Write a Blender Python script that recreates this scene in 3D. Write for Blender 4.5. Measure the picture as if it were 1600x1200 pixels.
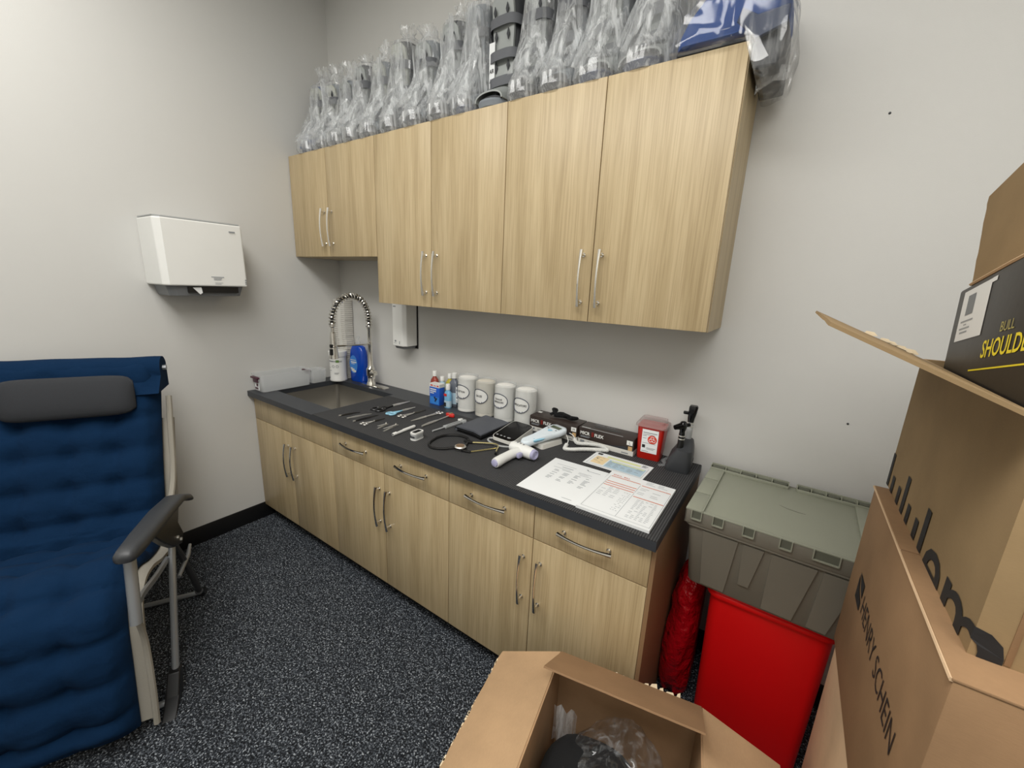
import bpy, bmesh, math, random
from mathutils import Vector, Matrix, noise
from math import sin, cos, pi, radians

for o in list(bpy.data.objects):
    bpy.data.objects.remove(o)
S = bpy.context.scene
COL = S.collection

# ---------------------------------------------------------------- camera
YAW, PITCH, ROLL, FPX = .5908, -.2379, .0436, 640.33
CAM = Vector((2.5607, -1.6901, 1.4949))
F = Vector((-sin(YAW)*cos(PITCH), cos(YAW)*cos(PITCH), sin(PITCH)))
Rt = Vector((cos(YAW), sin(YAW), 0)); U = Rt.cross(F)
r_ = cos(ROLL)*Rt + sin(ROLL)*U; u_ = -sin(ROLL)*Rt + cos(ROLL)*U
cd = bpy.data.cameras.new('camera'); cam = bpy.data.objects.new('camera', cd); COL.objects.link(cam)
cam.matrix_world = Matrix(((r_.x, u_.x, -F.x, CAM.x), (r_.y, u_.y, -F.y, CAM.y), (r_.z, u_.z, -F.z, CAM.z), (0, 0, 0, 1)))
cd.sensor_width = 36; cd.lens = FPX/1600*36; cd.clip_start = .01; cd.clip_end = 50
S.camera = cam

# ---------------------------------------------------------------- light
W = bpy.data.worlds.new('world'); S.world = W; W.use_nodes = True
W.node_tree.nodes['Background'].inputs[0].default_value = (.8, .85, .9, 1)
W.node_tree.nodes['Background'].inputs[1].default_value = .05

def area(name, loc, sx, sy, power, col=(1, .985, .95)):
    l = bpy.data.lights.new(name, 'AREA'); l.shape = 'RECTANGLE'; l.size = sx; l.size_y = sy
    l.energy = power; l.color = col
    o = bpy.data.objects.new(name, l); o.location = loc; COL.objects.link(o)
    return o
area('ceiling_lamp', (1.15, -1.75, 3.06), 1.7, .8, 31)
area('ceiling_lamp', (2.75, -2.1, 3.06), 1.7, .8, 42)
S.view_settings.view_transform = 'Standard'
S.view_settings.look = 'None'
S.view_settings.gamma = 1
S.view_settings.use_curve_mapping = False
S.view_settings.exposure = 0.27
try:
    S.cycles.transparent_max_bounces = 32
except Exception:
    pass

# ---------------------------------------------------------------- materials
def lin(c):
    return tuple((v/255/12.92 if v/255 <= .04045 else ((v/255+.055)/1.055)**2.4) for v in c)
def N(nt, t, **kw):
    n = nt.nodes.new(t)
    for k, v in kw.items(): setattr(n, k, v)
    return n
def base(name):
    m = bpy.data.materials.new(name); m.use_nodes = True
    return m, m.node_tree, m.node_tree.nodes['Principled BSDF']
def pm(name, c, rough=.5, metal=0, spec=.5, bump=0, bs=200, bd=.002, var=0, trans=0, coat=0, sheen=0):
    m, nt, b = base(name)
    rgb = lin(c)+(1,)
    b.inputs['Base Color'].default_value = rgb
    b.inputs['Roughness'].default_value = rough
    b.inputs['Metallic'].default_value = metal
    b.inputs['Specular IOR Level'].default_value = spec
    b.inputs['Transmission Weight'].default_value = trans
    b.inputs['Coat Weight'].default_value = coat
    b.inputs['Sheen Weight'].default_value = sheen
    tc = N(nt, 'ShaderNodeTexCoord')
    nz = N(nt, 'ShaderNodeTexNoise'); nz.inputs['Scale'].default_value = bs if bump else 6
    nz.inputs['Detail'].default_value = 3
    nt.links.new(tc.outputs['Object'], nz.inputs['Vector'])
    if bump:
        bp = N(nt, 'ShaderNodeBump'); bp.inputs['Strength'].default_value = bump; bp.inputs['Distance'].default_value = bd
        nt.links.new(nz.outputs['Fac'], bp.inputs['Height']); nt.links.new(bp.outputs[0], b.inputs['Normal'])
    if var or not bump:
        n2 = N(nt, 'ShaderNodeTexNoise'); n2.inputs['Scale'].default_value = 5
        n2.inputs['Detail'].default_value = 4
        nt.links.new(tc.outputs['Object'], n2.inputs['Vector'])
        hs = N(nt, 'ShaderNodeHueSaturation'); hs.inputs['Color'].default_value = rgb
        mr = N(nt, 'ShaderNodeMapRange'); v = var or .04
        mr.inputs['To Min'].default_value = 1-v; mr.inputs['To Max'].default_value = 1+v
        nt.links.new(n2.outputs['Fac'], mr.inputs['Value']); nt.links.new(mr.outputs[0], hs.inputs['Value'])
        nt.links.new(hs.outputs[0], b.inputs['Base Color'])
    return m
def wood(name, c1, c2, c3):
    m, nt, b = base(name)
    tc = N(nt, 'ShaderNodeTexCoord'); oi = N(nt, 'ShaderNodeObjectInfo')
    ad = N(nt, 'ShaderNodeVectorMath', operation='ADD')
    sc = N(nt, 'ShaderNodeVectorMath', operation='SCALE'); sc.inputs[0].default_value = (7, 3, 5)
    nt.links.new(oi.outputs['Random'], sc.inputs['Scale'])
    nt.links.new(tc.outputs['Object'], ad.inputs[0]); nt.links.new(sc.outputs[0], ad.inputs[1])
    mp = N(nt, 'ShaderNodeMapping'); mp.inputs['Scale'].default_value = (14, 14, .9)
    nt.links.new(ad.outputs[0], mp.inputs[0])
    n1 = N(nt, 'ShaderNodeTexNoise'); n1.inputs['Scale'].default_value = 1.3; n1.inputs['Detail'].default_value = 5; n1.inputs['Distortion'].default_value = .6
    nt.links.new(mp.outputs[0], n1.inputs['Vector'])
    mp2 = N(nt, 'ShaderNodeMapping'); mp2.inputs['Scale'].default_value = (260, 260, 5)
    nt.links.new(ad.outputs[0], mp2.inputs[0])
    n2 = N(nt, 'ShaderNodeTexNoise'); n2.inputs['Scale'].default_value = 1; n2.inputs['Detail'].default_value = 2
    nt.links.new(mp2.outputs[0], n2.inputs['Vector'])
    cr = N(nt, 'ShaderNodeValToRGB'); e = cr.color_ramp.elements
    e[0].position = .32; e[0].color = lin(c1)+(1,); e[1].position = .7; e[1].color = lin(c3)+(1,)
    k = e.new(.5); k.color = lin(c2)+(1,)
    nt.links.new(n1.outputs['Fac'], cr.inputs[0])
    cr2 = N(nt, 'ShaderNodeValToRGB'); e = cr2.color_ramp.elements
    e[0].position = .36; e[0].color = (.66, .6, .52, 1); e[1].position = .58; e[1].color = (1.05, 1.05, 1.05, 1)
    nt.links.new(n2.outputs['Fac'], cr2.inputs[0])
    mx = N(nt, 'ShaderNodeMix', data_type='RGBA', blend_type='MULTIPLY'); mx.inputs[0].default_value = .42
    nt.links.new(cr.outputs[0], mx.inputs[6]); nt.links.new(cr2.outputs[0], mx.inputs[7])
    nt.links.new(mx.outputs[2], b.inputs['Base Color'])
    b.inputs['Roughness'].default_value = .42
    bp = N(nt, 'ShaderNodeBump'); bp.inputs['Strength'].default_value = .08; bp.inputs['Distance'].default_value = .001
    nt.links.new(n2.outputs['Fac'], bp.inputs['Height']); nt.links.new(bp.outputs[0], b.inputs['Normal'])
    return m
def carpet():
    m, nt, b = base('carpet')
    tc = N(nt, 'ShaderNodeTexCoord')
    mp = N(nt, 'ShaderNodeMapping'); mp.inputs['Scale'].default_value = (1, 1, 1)
    nt.links.new(tc.outputs['Object'], mp.inputs[0])
    n1 = N(nt, 'ShaderNodeTexNoise'); n1.inputs['Scale'].default_value = 170; n1.inputs['Detail'].default_value = 2; n1.inputs['Roughness'].default_value = .7
    v = N(nt, 'ShaderNodeTexVoronoi'); v.inputs['Scale'].default_value = 210
    n3 = N(nt, 'ShaderNodeTexNoise'); n3.inputs['Scale'].default_value = 2.2
    for n in (n1, v, n3): nt.links.new(mp.outputs[0], n.inputs['Vector'])
    cr = N(nt, 'ShaderNodeValToRGB'); e = cr.color_ramp.elements
    e[0].position = .40; e[0].color = lin((24, 26, 29))+(1,); e[1].position = .74; e[1].color = lin((184, 189, 194))+(1,)
    k = e.new(.53); k.color = lin((52, 56, 62))+(1,)
    k = e.new(.62); k.color = lin((96, 102, 110))+(1,)
    ma = N(nt, 'ShaderNodeMath', operation='MULTIPLY_ADD'); ma.inputs[1].default_value = .22; ma.inputs[2].default_value = 0
    sx = N(nt, 'ShaderNodeSeparateColor')
    nt.links.new(v.outputs['Color'], sx.inputs[0]); nt.links.new(sx.outputs[0], ma.inputs[0])
    ad = N(nt, 'ShaderNodeMath', operation='ADD'); nt.links.new(n1.outputs['Fac'], ad.inputs[0]); nt.links.new(ma.outputs[0], ad.inputs[1])
    sb = N(nt, 'ShaderNodeMath', operation='SUBTRACT'); sb.inputs[1].default_value = .11; nt.links.new(ad.outputs[0], sb.inputs[0])
    nt.links.new(sb.outputs[0], cr.inputs[0]); nt.links.new(cr.outputs[0], b.inputs['Base Color'])
    b.inputs['Roughness'].default_value = .95; b.inputs['Specular IOR Level'].default_value = .15
    bp = N(nt, 'ShaderNodeBump'); bp.inputs['Strength'].default_value = .9; bp.inputs['Distance'].default_value = .004
    nt.links.new(sb.outputs[0], bp.inputs['Height']); nt.links.new(bp.outputs[0], b.inputs['Normal'])
    return m
def ribbed():
    m, nt, b = base('ribbed_mat')
    tc = N(nt, 'ShaderNodeTexCoord'); w = N(nt, 'ShaderNodeTexWave', wave_type='BANDS', bands_direction='X')
    w.inputs['Scale'].default_value = 42; w.inputs['Distortion'].default_value = 0
    nt.links.new(tc.outputs['Object'], w.inputs['Vector'])
    n = N(nt, 'ShaderNodeTexNoise'); n.inputs['Scale'].default_value = 60; n.inputs['Detail'].default_value = 6; nt.links.new(tc.outputs['Object'], n.inputs['Vector'])
    cr = N(nt, 'ShaderNodeValToRGB'); e = cr.color_ramp.elements
    e[0].position = .25; e[0].color = lin((34, 34, 36))+(1,); e[1].position = .8; e[1].color = lin((74, 74, 75))+(1,)
    mx = N(nt, 'ShaderNodeMix', data_type='RGBA', blend_type='MULTIPLY'); mx.inputs[0].default_value = .6
    c2 = N(nt, 'ShaderNodeValToRGB'); c2.color_ramp.elements[0].color = (.5, .5, .5, 1)
    nt.links.new(n.outputs['Fac'], c2.inputs[0])
    nt.links.new(w.outputs['Fac'], cr.inputs[0]); nt.links.new(cr.outputs[0], mx.inputs[6]); nt.links.new(c2.outputs[0], mx.inputs[7])
    nt.links.new(mx.outputs[2], b.inputs['Base Color']); b.inputs['Roughness'].default_value = .75
    bp = N(nt, 'ShaderNodeBump'); bp.inputs['Strength'].default_value = .5; bp.inputs['Distance'].default_value = .002
    nt.links.new(w.outputs['Fac'], bp.inputs['Height']); nt.links.new(bp.outputs[0], b.inputs['Normal'])
    return m
def cardboard(name, c, k=1.):
    m, nt, b = base(name)
    tc = N(nt, 'ShaderNodeTexCoord')
    n = N(nt, 'ShaderNodeTexNoise'); n.inputs['Scale'].default_value = 7; n.inputs['Detail'].default_value = 6
    mp = N(nt, 'ShaderNodeMapping'); mp.inputs['Scale'].default_value = (30, 30, 220); nt.links.new(tc.outputs['Object'], mp.inputs[0])
    n2 = N(nt, 'ShaderNodeTexNoise'); n2.inputs['Scale'].default_value = 4; n2.inputs['Detail'].default_value = 3
    nt.links.new(tc.outputs['Object'], n.inputs['Vector']); nt.links.new(mp.outputs[0], n2.inputs['Vector'])
    ad = N(nt, 'ShaderNodeMath', operation='MULTIPLY_ADD'); ad.inputs[1].default_value = .25
    nt.links.new(n2.outputs['Fac'], ad.inputs[0]); nt.links.new(n.outputs['Fac'], ad.inputs[2])
    cr = N(nt, 'ShaderNodeValToRGB'); e = cr.color_ramp.elements
    e[0].position = .4; e[0].color = tuple(v*.84 for v in lin(c))+(1,); e[1].position = .85; e[1].color = tuple(min(1, v*1.1) for v in lin(c))+(1,)
    nt.links.new(ad.outputs[0], cr.inputs[0]); nt.links.new(cr.outputs[0], b.inputs['Base Color'])
    b.inputs['Roughness'].default_value = .8; b.inputs['Specular IOR Level'].default_value = .25
    bp = N(nt, 'ShaderNodeBump'); bp.inputs['Strength'].default_value = .15; bp.inputs['Distance'].default_value = .002
    nt.links.new(ad.outputs[0], bp.inputs['Height']); nt.links.new(bp.outputs[0], b.inputs['Normal'])
    return m
def film(name, tint=(1, 1, 1), haze=.12, gl=.35, scale=16, dist=.02, strength=1.0, rough=.12, hazecol=(.9, .93, .95), streak=0):
    """thin clear polythene: see-through, with fresnel gloss on crumples and a little milky haze"""
    m = bpy.data.materials.new(name); m.use_nodes = True; nt = m.node_tree; nt.nodes.clear()
    out = N(nt, 'ShaderNodeOutputMaterial'); tr = N(nt, 'ShaderNodeBsdfTransparent'); tr.inputs[0].default_value = tint+(1,)
    g = N(nt, 'ShaderNodeBsdfGlossy'); g.inputs['Roughness'].default_value = rough
    d = N(nt, 'ShaderNodeBsdfDiffuse'); d.inputs[0].default_value = hazecol+(1,)
    tc = N(nt, 'ShaderNodeTexCoord')
    mp = N(nt, 'ShaderNodeMapping'); mp.inputs['Scale'].default_value = (1, 1, .16); nt.links.new(tc.outputs['Object'], mp.inputs[0])
    n = N(nt, 'ShaderNodeTexNoise'); n.noise_type = 'RIDGED_MULTIFRACTAL'; n.inputs['Scale'].default_value = scale; n.inputs['Detail'].default_value = 3
    nt.links.new(mp.outputs[0], n.inputs['Vector'])
    bp = N(nt, 'ShaderNodeBump'); bp.inputs['Strength'].default_value = strength; bp.inputs['Distance'].default_value = dist
    nt.links.new(n.outputs['Fac'], bp.inputs['Height'])
    for s in (g, d): nt.links.new(bp.outputs[0], s.inputs['Normal'])
    lw = N(nt, 'ShaderNodeLayerWeight'); lw.inputs['Blend'].default_value = .5; nt.links.new(bp.outputs[0], lw.inputs['Normal'])
    pw = N(nt, 'ShaderNodeMath', operation='POWER'); pw.inputs[1].default_value = 3; nt.links.new(lw.outputs['Facing'], pw.inputs[0])
    ma = N(nt, 'ShaderNodeMath', operation='MULTIPLY_ADD', use_clamp=True); ma.inputs[1].default_value = gl; ma.inputs[2].default_value = .05; nt.links.new(pw.outputs[0], ma.inputs[0])
    m1 = N(nt, 'ShaderNodeMixShader'); m1.inputs[0].default_value = haze; nt.links.new(tr.outputs[0], m1.inputs[1]); tl_ = N(nt, 'ShaderNodeBsdfTranslucent'); tl_.inputs[0].default_value = hazecol+(1,); m0 = N(nt, 'ShaderNodeMixShader'); m0.inputs[0].default_value = .45; nt.links.new(d.outputs[0], m0.inputs[1]); nt.links.new(tl_.outputs[0], m0.inputs[2]); nt.links.new(m0.outputs[0], m1.inputs[2])
    if streak:
        mq = N(nt, 'ShaderNodeMapping'); mq.inputs['Scale'].default_value = (1, 1, .1); nt.links.new(tc.outputs['Object'], mq.inputs[0])
        ns = N(nt, 'ShaderNodeTexNoise'); ns.inputs['Scale'].default_value = 30; ns.inputs['Detail'].default_value = 5; ns.inputs['Roughness'].default_value = .65; ns.inputs['Distortion'].default_value = .8
        nt.links.new(mq.outputs[0], ns.inputs['Vector'])
        rr = N(nt, 'ShaderNodeMapRange'); rr.inputs['From Min'].default_value = .50; rr.inputs['From Max'].default_value = .68; rr.inputs['To Min'].default_value = haze; rr.inputs['To Max'].default_value = streak
        nt.links.new(ns.outputs['Fac'], rr.inputs['Value']); nt.links.new(rr.outputs[0], m1.inputs[0])
    m2 = N(nt, 'ShaderNodeMixShader'); nt.links.new(ma.outputs[0], m2.inputs[0]); nt.links.new(m1.outputs[0], m2.inputs[1]); nt.links.new(g.outputs[0], m2.inputs[2])
    nt.links.new(m2.outputs[0], out.inputs[0])
    return m

M = {}
M['wall'] = pm('wall_paint', (205, 204, 200), .55, bump=.12, bs=420, var=.012, spec=.35)
M['ceil'] = pm('ceiling_paint', (225, 225, 222), .9)
M['carpet'] = carpet()
M['base_rubber'] = pm('baseboard_rubber', (17, 17, 18), .5)
M['wood'] = wood('oak_laminate', (174, 154, 117), (186, 166, 129), (196, 177, 140))
M['wood_side'] = pm('shaded_side_laminate', (140, 110, 80), .5, var=.04)  # brown laminate, with the end panel's shade darkened into its colour
M['toe'] = pm('toe_kick_black', (20, 20, 22), .6)
M['chrome'] = pm('polished_chrome', (225, 222, 215), .12, 1)
M['steel'] = pm('surgical_steel', (228, 226, 220), .38, .85)
M['dsteel'] = pm('dark_steel', (110, 108, 104), .3, 1)
M['sink'] = pm('brushed_sink_steel', (158, 154, 146), .36, .85, bump=.05)
M['counter'] = pm('dark_grey_laminate', (52, 55, 60), .42, bump=.08, bs=300, var=.08)
M['ribbed'] = ribbed()
M['white'] = pm('white_plastic', (228, 228, 224), .35)
M['offwhite'] = pm('off_white_plastic', (214, 212, 205), .45)
M['lgrey'] = pm('light_grey_plastic', (168, 170, 170), .45)
M['grey'] = pm('mid_grey_plastic', (118, 120, 122), .5)
M['dgrey'] = pm('charcoal_plastic', (52, 54, 57), .45)
M['black'] = pm('black_plastic', (16, 16, 17), .35)
M['blackgl'] = pm('black_gloss', (9, 9, 12), .12)
M['blackmat'] = pm('black_fabric', (10, 11, 13), .95, bump=.3, bs=500)
M['ink'] = pm('black_ink', (28, 28, 30), .7)
M['inkgrey'] = pm('grey_print', (130, 134, 138), .7)
M['inkfade'] = pm('pale_grey_print', (158, 162, 166), .7)
M['paper'] = pm('white_paper', (232, 234, 234), .6)
M['orange'] = pm('orange_print', (208, 105, 70), .6)
M['cream'] = pm('cream_print', (238, 214, 168), .5)
M['paleblue'] = pm('pale_blue_print', (176, 200, 214), .5)
M['paleyel'] = pm('pale_yellow_print', (226, 230, 170), .5)
M['towel'] = pm('folded_paper_towel', (206, 203, 196), .9, bump=.3, bs=90, var=.06)
M['navy'] = pm('navy_quilt', (8, 37, 66), .95, spec=.15, bump=.6, bs=28, bd=.006, var=.08)
M['pillow'] = pm('charcoal_pillow', (44, 46, 50), .9, bump=.3, bs=600)
M['beige'] = pm('beige_sling_fabric', (150, 145, 134), .8, bump=.3, bs=350, var=.08)
M['tube'] = pm('silver_painted_tube', (160, 163, 166), .35, .6)
M['card'] = cardboard('brown_cardboard', (148, 117, 86))
M['card2'] = cardboard('light_cardboard', (182, 150, 115))
M['cardin'] = cardboard('cardboard_inside', (172, 138, 104))
M['cardold'] = cardboard('worn_cardboard', (150, 126, 92))
M['cardpale'] = cardboard('pale_cardboard', (206, 176, 142))
M['torn'] = pm('torn_paper_edge', (226, 208, 176), .9)
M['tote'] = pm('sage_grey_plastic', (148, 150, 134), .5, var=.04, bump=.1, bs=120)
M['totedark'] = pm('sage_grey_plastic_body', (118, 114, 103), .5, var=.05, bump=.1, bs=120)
M['totemark'] = pm('dark_sage_grey', (92, 94, 82), .6)  # darker tone shared by latch recesses, hinge knuckles and the scuff
M['red'] = pm('red_plastic', (226, 14, 18), .4, var=.03)
M['redbag'] = pm('red_bag_plastic', (176, 8, 24), .2, bump=1., bs=26, bd=.02)
M['sharp'] = pm('red_translucent_plastic', (176, 28, 16), .3)
M['bluep'] = pm('blue_liquid_bottle', (8, 74, 190), .18, trans=.15)
M['bluelab'] = pm('blue_label', (58, 132, 214), .4)
M['cyan'] = pm('pale_blue_plastic', (152, 206, 230), .4)
M['skyw'] = pm('ice_white_plastic', (226, 236, 242), .4)
M['lilac'] = pm('lilac_plastic', (168, 166, 196), .4)
M['maroon'] = pm('maroon_plastic', (74, 30, 48), .4)
M['pinkred'] = pm('red_brown_liquid', (150, 62, 48), .3)
M['teal'] = pm('teal_label', (24, 110, 112), .5)
M['yellow'] = pm('yellow_liquid', (180, 168, 60), .25)
M['dblue'] = pm('deep_blue_card', (34, 92, 196), .5)
M['ltblue'] = pm('light_blue_print', (120, 178, 214), .4)
M['redhead'] = pm('red_rubber', (206, 44, 36), .45)
M['cuff'] = pm('slate_nylon', (82, 85, 92), .6, bump=.2, bs=400)
M['brass'] = pm('champagne_metal', (218, 206, 150), .25, .8)
M['bronze'] = pm('bronze_face', (170, 140, 110), .35, .7)
M['lcd'] = pm('lcd_screen', (78, 88, 66), .25)
M['glovebrown'] = pm('dark_brown_print', (48, 38, 34), .45)
M['tan'] = pm('tan_print', (196, 160, 112), .5)
M['blackbox'] = pm('black_carton', (38, 35, 32), .4, bump=.1, bs=60)
M['yelltext'] = pm('yellow_print', (240, 220, 40), .5)
M['palegold'] = pm('pale_gold_print', (176, 166, 92), .5)
M['boot_grey'] = pm('boot_shell_grey', (150, 154, 152), .5)
M['boot_dark'] = pm('boot_dark', (44, 46, 50), .6)
M['boot_blue'] = pm('boot_blue_foam', (0, 56, 122), .7, bump=.2, bs=200)
M['boot_navy'] = pm('boot_navy_sole', (30, 44, 72), .6)
M['boot_liner'] = pm('boot_grey_liner', (122, 128, 134), .85, bump=.2, bs=300)
M['strap'] = pm('grey_strap', (96, 98, 102), .75)
M['boot_beige'] = pm('boot_pale_shell', (176, 178, 170), .5)
M['film'] = film('clear_polythene_bag', haze=.24, gl=.5, streak=.9, scale=22, dist=.03, rough=.09, hazecol=(.97, .99, 1))
M['filmtail'] = film('clear_polythene_fold', haze=.25, gl=.5, streak=.9, scale=24, dist=.02, rough=.09, hazecol=(.97, .99, 1))
M['filmdark'] = film('clear_bag_film', haze=.015, gl=.5, streak=.3, scale=20, dist=.03, rough=.07)
M['filmblue'] = film('clear_bag_over_blue', haze=.03, gl=.5, streak=.3, scale=16, dist=.03, rough=.08, hazecol=(.97, .99, 1))
M['clear'] = film('clear_hard_plastic', haze=.16, gl=.28, scale=4, dist=.001, strength=.2, rough=.08, hazecol=(.86, .9, .92))
M['clearwall'] = film('clear_bin_wall', haze=.3, gl=.28, scale=4, dist=.001, strength=.2, rough=.1, hazecol=(.95, .97, .98))
M['cotton'] = pm('white_cotton_fill', (240, 238, 232), .9, bump=.6, bs=60)
M['gauzefill'] = pm('ivory_gauze_fill', (218, 212, 198), .9, bump=.6, bs=50)
M['smoke'] = film('smoky_clear_lid', haze=.4, gl=.3, scale=6, dist=.002, strength=.3, hazecol=(.62, .55, .53))

# ---------------------------------------------------------------- mesh helpers
class MB:
    def __init__(s): s.bm = bmesh.new()
    def verts(s, pts): return [s.bm.verts.new(p) for p in pts]
    def face(s, vs):
        try: return s.bm.faces.new(vs)
        except ValueError: return None
    def box(s, x0, x1, y0, y1, z0, z1, bev=0, mat=None):
        b = bmesh.new() if (bev or mat) else s.bm
        vs = [b.verts.new((x, y, z)) for x in (x0, x1) for y in (y0, y1) for z in (z0, z1)]
        for f in ((0, 1, 3, 2), (4, 6, 7, 5), (0, 4, 5, 1), (2, 3, 7, 6), (0, 2, 6, 4), (1, 5, 7, 3)):
            b.faces.new([vs[i] for i in f])
        if bev or mat:
            if bev: bmesh.ops.bevel(b, geom=b.edges[:], offset=bev, segments=2, affect='EDGES', profile=.5)
            if mat: bmesh.ops.transform(b, matrix=mat, verts=b.verts[:])
            s.absorb(b)
        return s
    def absorb(s, b):
        mp = {v: s.bm.verts.new(v.co) for v in b.verts}
        for f in b.faces: s.face([mp[v] for v in f.verts])
        b.free()
    def loft(s, rings, cap0=True, cap1=True, closed=True):
        R = [s.verts(r) for r in rings]
        n = len(R[0])
        for a, b in zip(R, R[1:]):
            for i in range(n if closed else n-1):
                j = (i+1) % n
                s.face([a[i], a[j], b[j], b[i]])
        if cap0: s.face(list(reversed(R[0])))
        if cap1: s.face(R[-1])
        return R
    def lathe(s, prof, seg=24, o=(0, 0, 0), m=None, cap=True):
        rings = []
        for r, z in prof:
            ring = [Vector((r*cos(2*pi*i/seg), r*sin(2*pi*i/seg), z)) for i in range(seg)]
            if m: ring = [m @ p for p in ring]
            rings.append([p+Vector(o) for p in ring])
        s.loft(rings, cap, cap)
        return s
    def cyl(s, p0, p1, r0, r1=None, seg=12, cap=True):
        return s.tube([p0, p1], [r0, r0 if r1 is None else r1], seg, cap)
    def tube(s, path, r, seg=8, cap=True, sx=1., closed=False):
        P = [Vector(p) for p in path]; n = len(P)
        rs = r if isinstance(r, (list, tuple)) else [r]*n
        T = []
        for i in range(n):
            a = P[(i-1) % n] if (closed or i > 0) else P[i]; b = P[(i+1) % n] if (closed or i < n-1) else P[i]
            T.append((b-a).normalized())
        up = Vector((0, 0, 1)) if abs(T[0].z) < .9 else Vector((1, 0, 0))
        nx = T[0].cross(up).normalized(); rings = []
        for i in range(n):
            nx = (nx - T[i]*nx.dot(T[i])).normalized(); ny = T[i].cross(nx)
            rings.append([P[i]+nx*(rs[i]*sx*cos(2*pi*k/seg))+ny*(rs[i]*sin(2*pi*k/seg)) for k in range(seg)])
        if closed: rings.append(rings[0]); cap = False
        s.loft(rings, cap, cap)
        return s
    def prism(s, pts, z0, z1, m=None):
        a = [Vector((p[0], p[1], z0)) for p in pts]; b = [Vector((p[0], p[1], z1)) for p in pts]
        if m: a = [m @ p for p in a]; b = [m @ p for p in b]
        s.loft([a, b]); return s
    def quad(s, pts): s.face(s.verts(pts)); return s
    def build(s, name, mat, parent=None, smooth=35, bevel=0, kind=None, loc=None):
        bm = s.bm
        bmesh.ops.recalc_face_normals(bm, faces=bm.faces[:])
        me = bpy.data.meshes.new(name); bm.to_mesh(me); bm.free()
        me.materials.append(M[mat] if isinstance(mat, str) else mat)
        o = bpy.data.objects.new(name, me); COL.objects.link(o)
        if parent: o.parent = parent
        if loc: o.location = loc
        if smooth:
            for p in me.polygons: p.use_smooth = True
            me.set_sharp_from_angle(angle=radians(smooth))
        if bevel:
            md = o.modifiers.new('bevel', 'BEVEL'); md.width = bevel; md.segments = 2; md.limit_method = 'ANGLE'; md.angle_limit = radians(40)
        if kind: o['kind'] = kind
        return o
def spline(pts, n=8, closed=False):
    P = [Vector(p) for p in pts]; out = []; L = len(P)
    rng = range(L if closed else L-1)
    for i in rng:
        if closed: a, b, c, d = P[i-1], P[i], P[(i+1) % L], P[(i+2) % L]
        else: a, b, c, d = P[max(i-1, 0)], P[i], P[i+1], P[min(i+2, L-1)]
        for k in range(n):
            t = k/n
            out.append(.5*((2*b)+(c-a)*t+(2*a-5*b+4*c-d)*t*t+(3*b-a-3*c+d)*t**3))
    if not closed: out.append(P[-1])
    return out
def helix(path, R, pitch, per=10):
    P = [Vector(p) for p in path]; out = []; L = [0]
    for a, b in zip(P, P[1:]): L.append(L[-1]+(b-a).length)
    n = max(8, int(L[-1]/pitch*per)); nx = None; j = 0
    for i in range(n+1):
        s_ = L[-1]*i/n
        while j < len(P)-2 and L[j+1] < s_: j += 1
        t = (s_-L[j])/max(1e-9, L[j+1]-L[j]); p = P[j].lerp(P[j+1], t); T = (P[j+1]-P[j]).normalized()
        if nx is None: nx = T.cross(Vector((0, 0, 1)) if abs(T.z) < .9 else Vector((1, 0, 0))).normalized()
        nx = (nx-T*nx.dot(T)).normalized(); ny = T.cross(nx); a = 2*pi*i/per
        out.append(p+nx*(R*cos(a))+ny*(R*sin(a)))
    return out
def rrect(w, d, r, n=4, cx=0, cy=0, z=0):
    out = []
    for sx, sy, a0 in ((1, 1, 0), (-1, 1, pi/2), (-1, -1, pi), (1, -1, 3*pi/2)):
        for k in range(n+1):
            a = a0+pi/2*k/n
            out.append(Vector((cx+sx*(w/2-r)+r*cos(a), cy+sy*(d/2-r)+r*sin(a), z)))
    return out
def ell(w, d, n=24, cx=0, cy=0, z=0, e=2.):
    out = []
    for k in range(n):
        a = 2*pi*k/n; c, s_ = cos(a), sin(a)
        out.append(Vector((cx+w/2*math.copysign(abs(c)**(2/e), c), cy+d/2*math.copysign(abs(s_)**(2/e), s_), z)))
    return out
def tag(o, label=None, cat=None, group=None, kind=None):
    if label: o['label'] = label
    if cat: o['category'] = cat
    if group: o['group'] = group
    if kind: o['kind'] = kind
    return o
def thing(name, label, cat, loc=(0, 0, 0), rz=0, group=None):
    o = bpy.data.objects.new(name, None); COL.objects.link(o); o.empty_display_size = .05
    o.location = loc; o.rotation_euler = (0, 0, rz)
    return tag(o, label, cat, group)
def text(name, s, size, mat, parent, o, xd, yd, align='CENTER', bold=0., sx=1., fn=None, ext=.0002, cut=None):
    cu = bpy.data.curves.new('t', 'FONT'); cu.body = s; cu.size = size; cu.align_x = align; cu.offset = bold*size; cu.resolution_u = 3
    ob = bpy.data.objects.new('t', cu); me = bpy.data.meshes.new_from_object(ob)
    bpy.data.objects.remove(ob); bpy.data.curves.remove(cu)
    xd, yd = Vector(xd).normalized(), Vector(yd).normalized()
    if cut is not None:
        bm = bmesh.new(); bm.from_mesh(me)
        for c in (cut if isinstance(cut, (list, tuple)) else [cut]):
            bmesh.ops.bisect_plane(bm, geom=bm.verts[:]+bm.edges[:]+bm.faces[:], plane_co=(c/sx, 0, 0), plane_no=(1, 0, 0))
        bm.to_mesh(me); bm.free()
    for v in me.vertices:
        x, y = v.co.x*sx, v.co.y
        v.co = fn(x, y) if fn else Vector(o)+xd*x+yd*y
    me.name = name; me.materials.append(M[mat])
    ob = bpy.data.objects.new(name, me); COL.objects.link(ob)
    if parent: ob.parent = parent
    ob['kind'] = 'stuff'
    return ob
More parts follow.
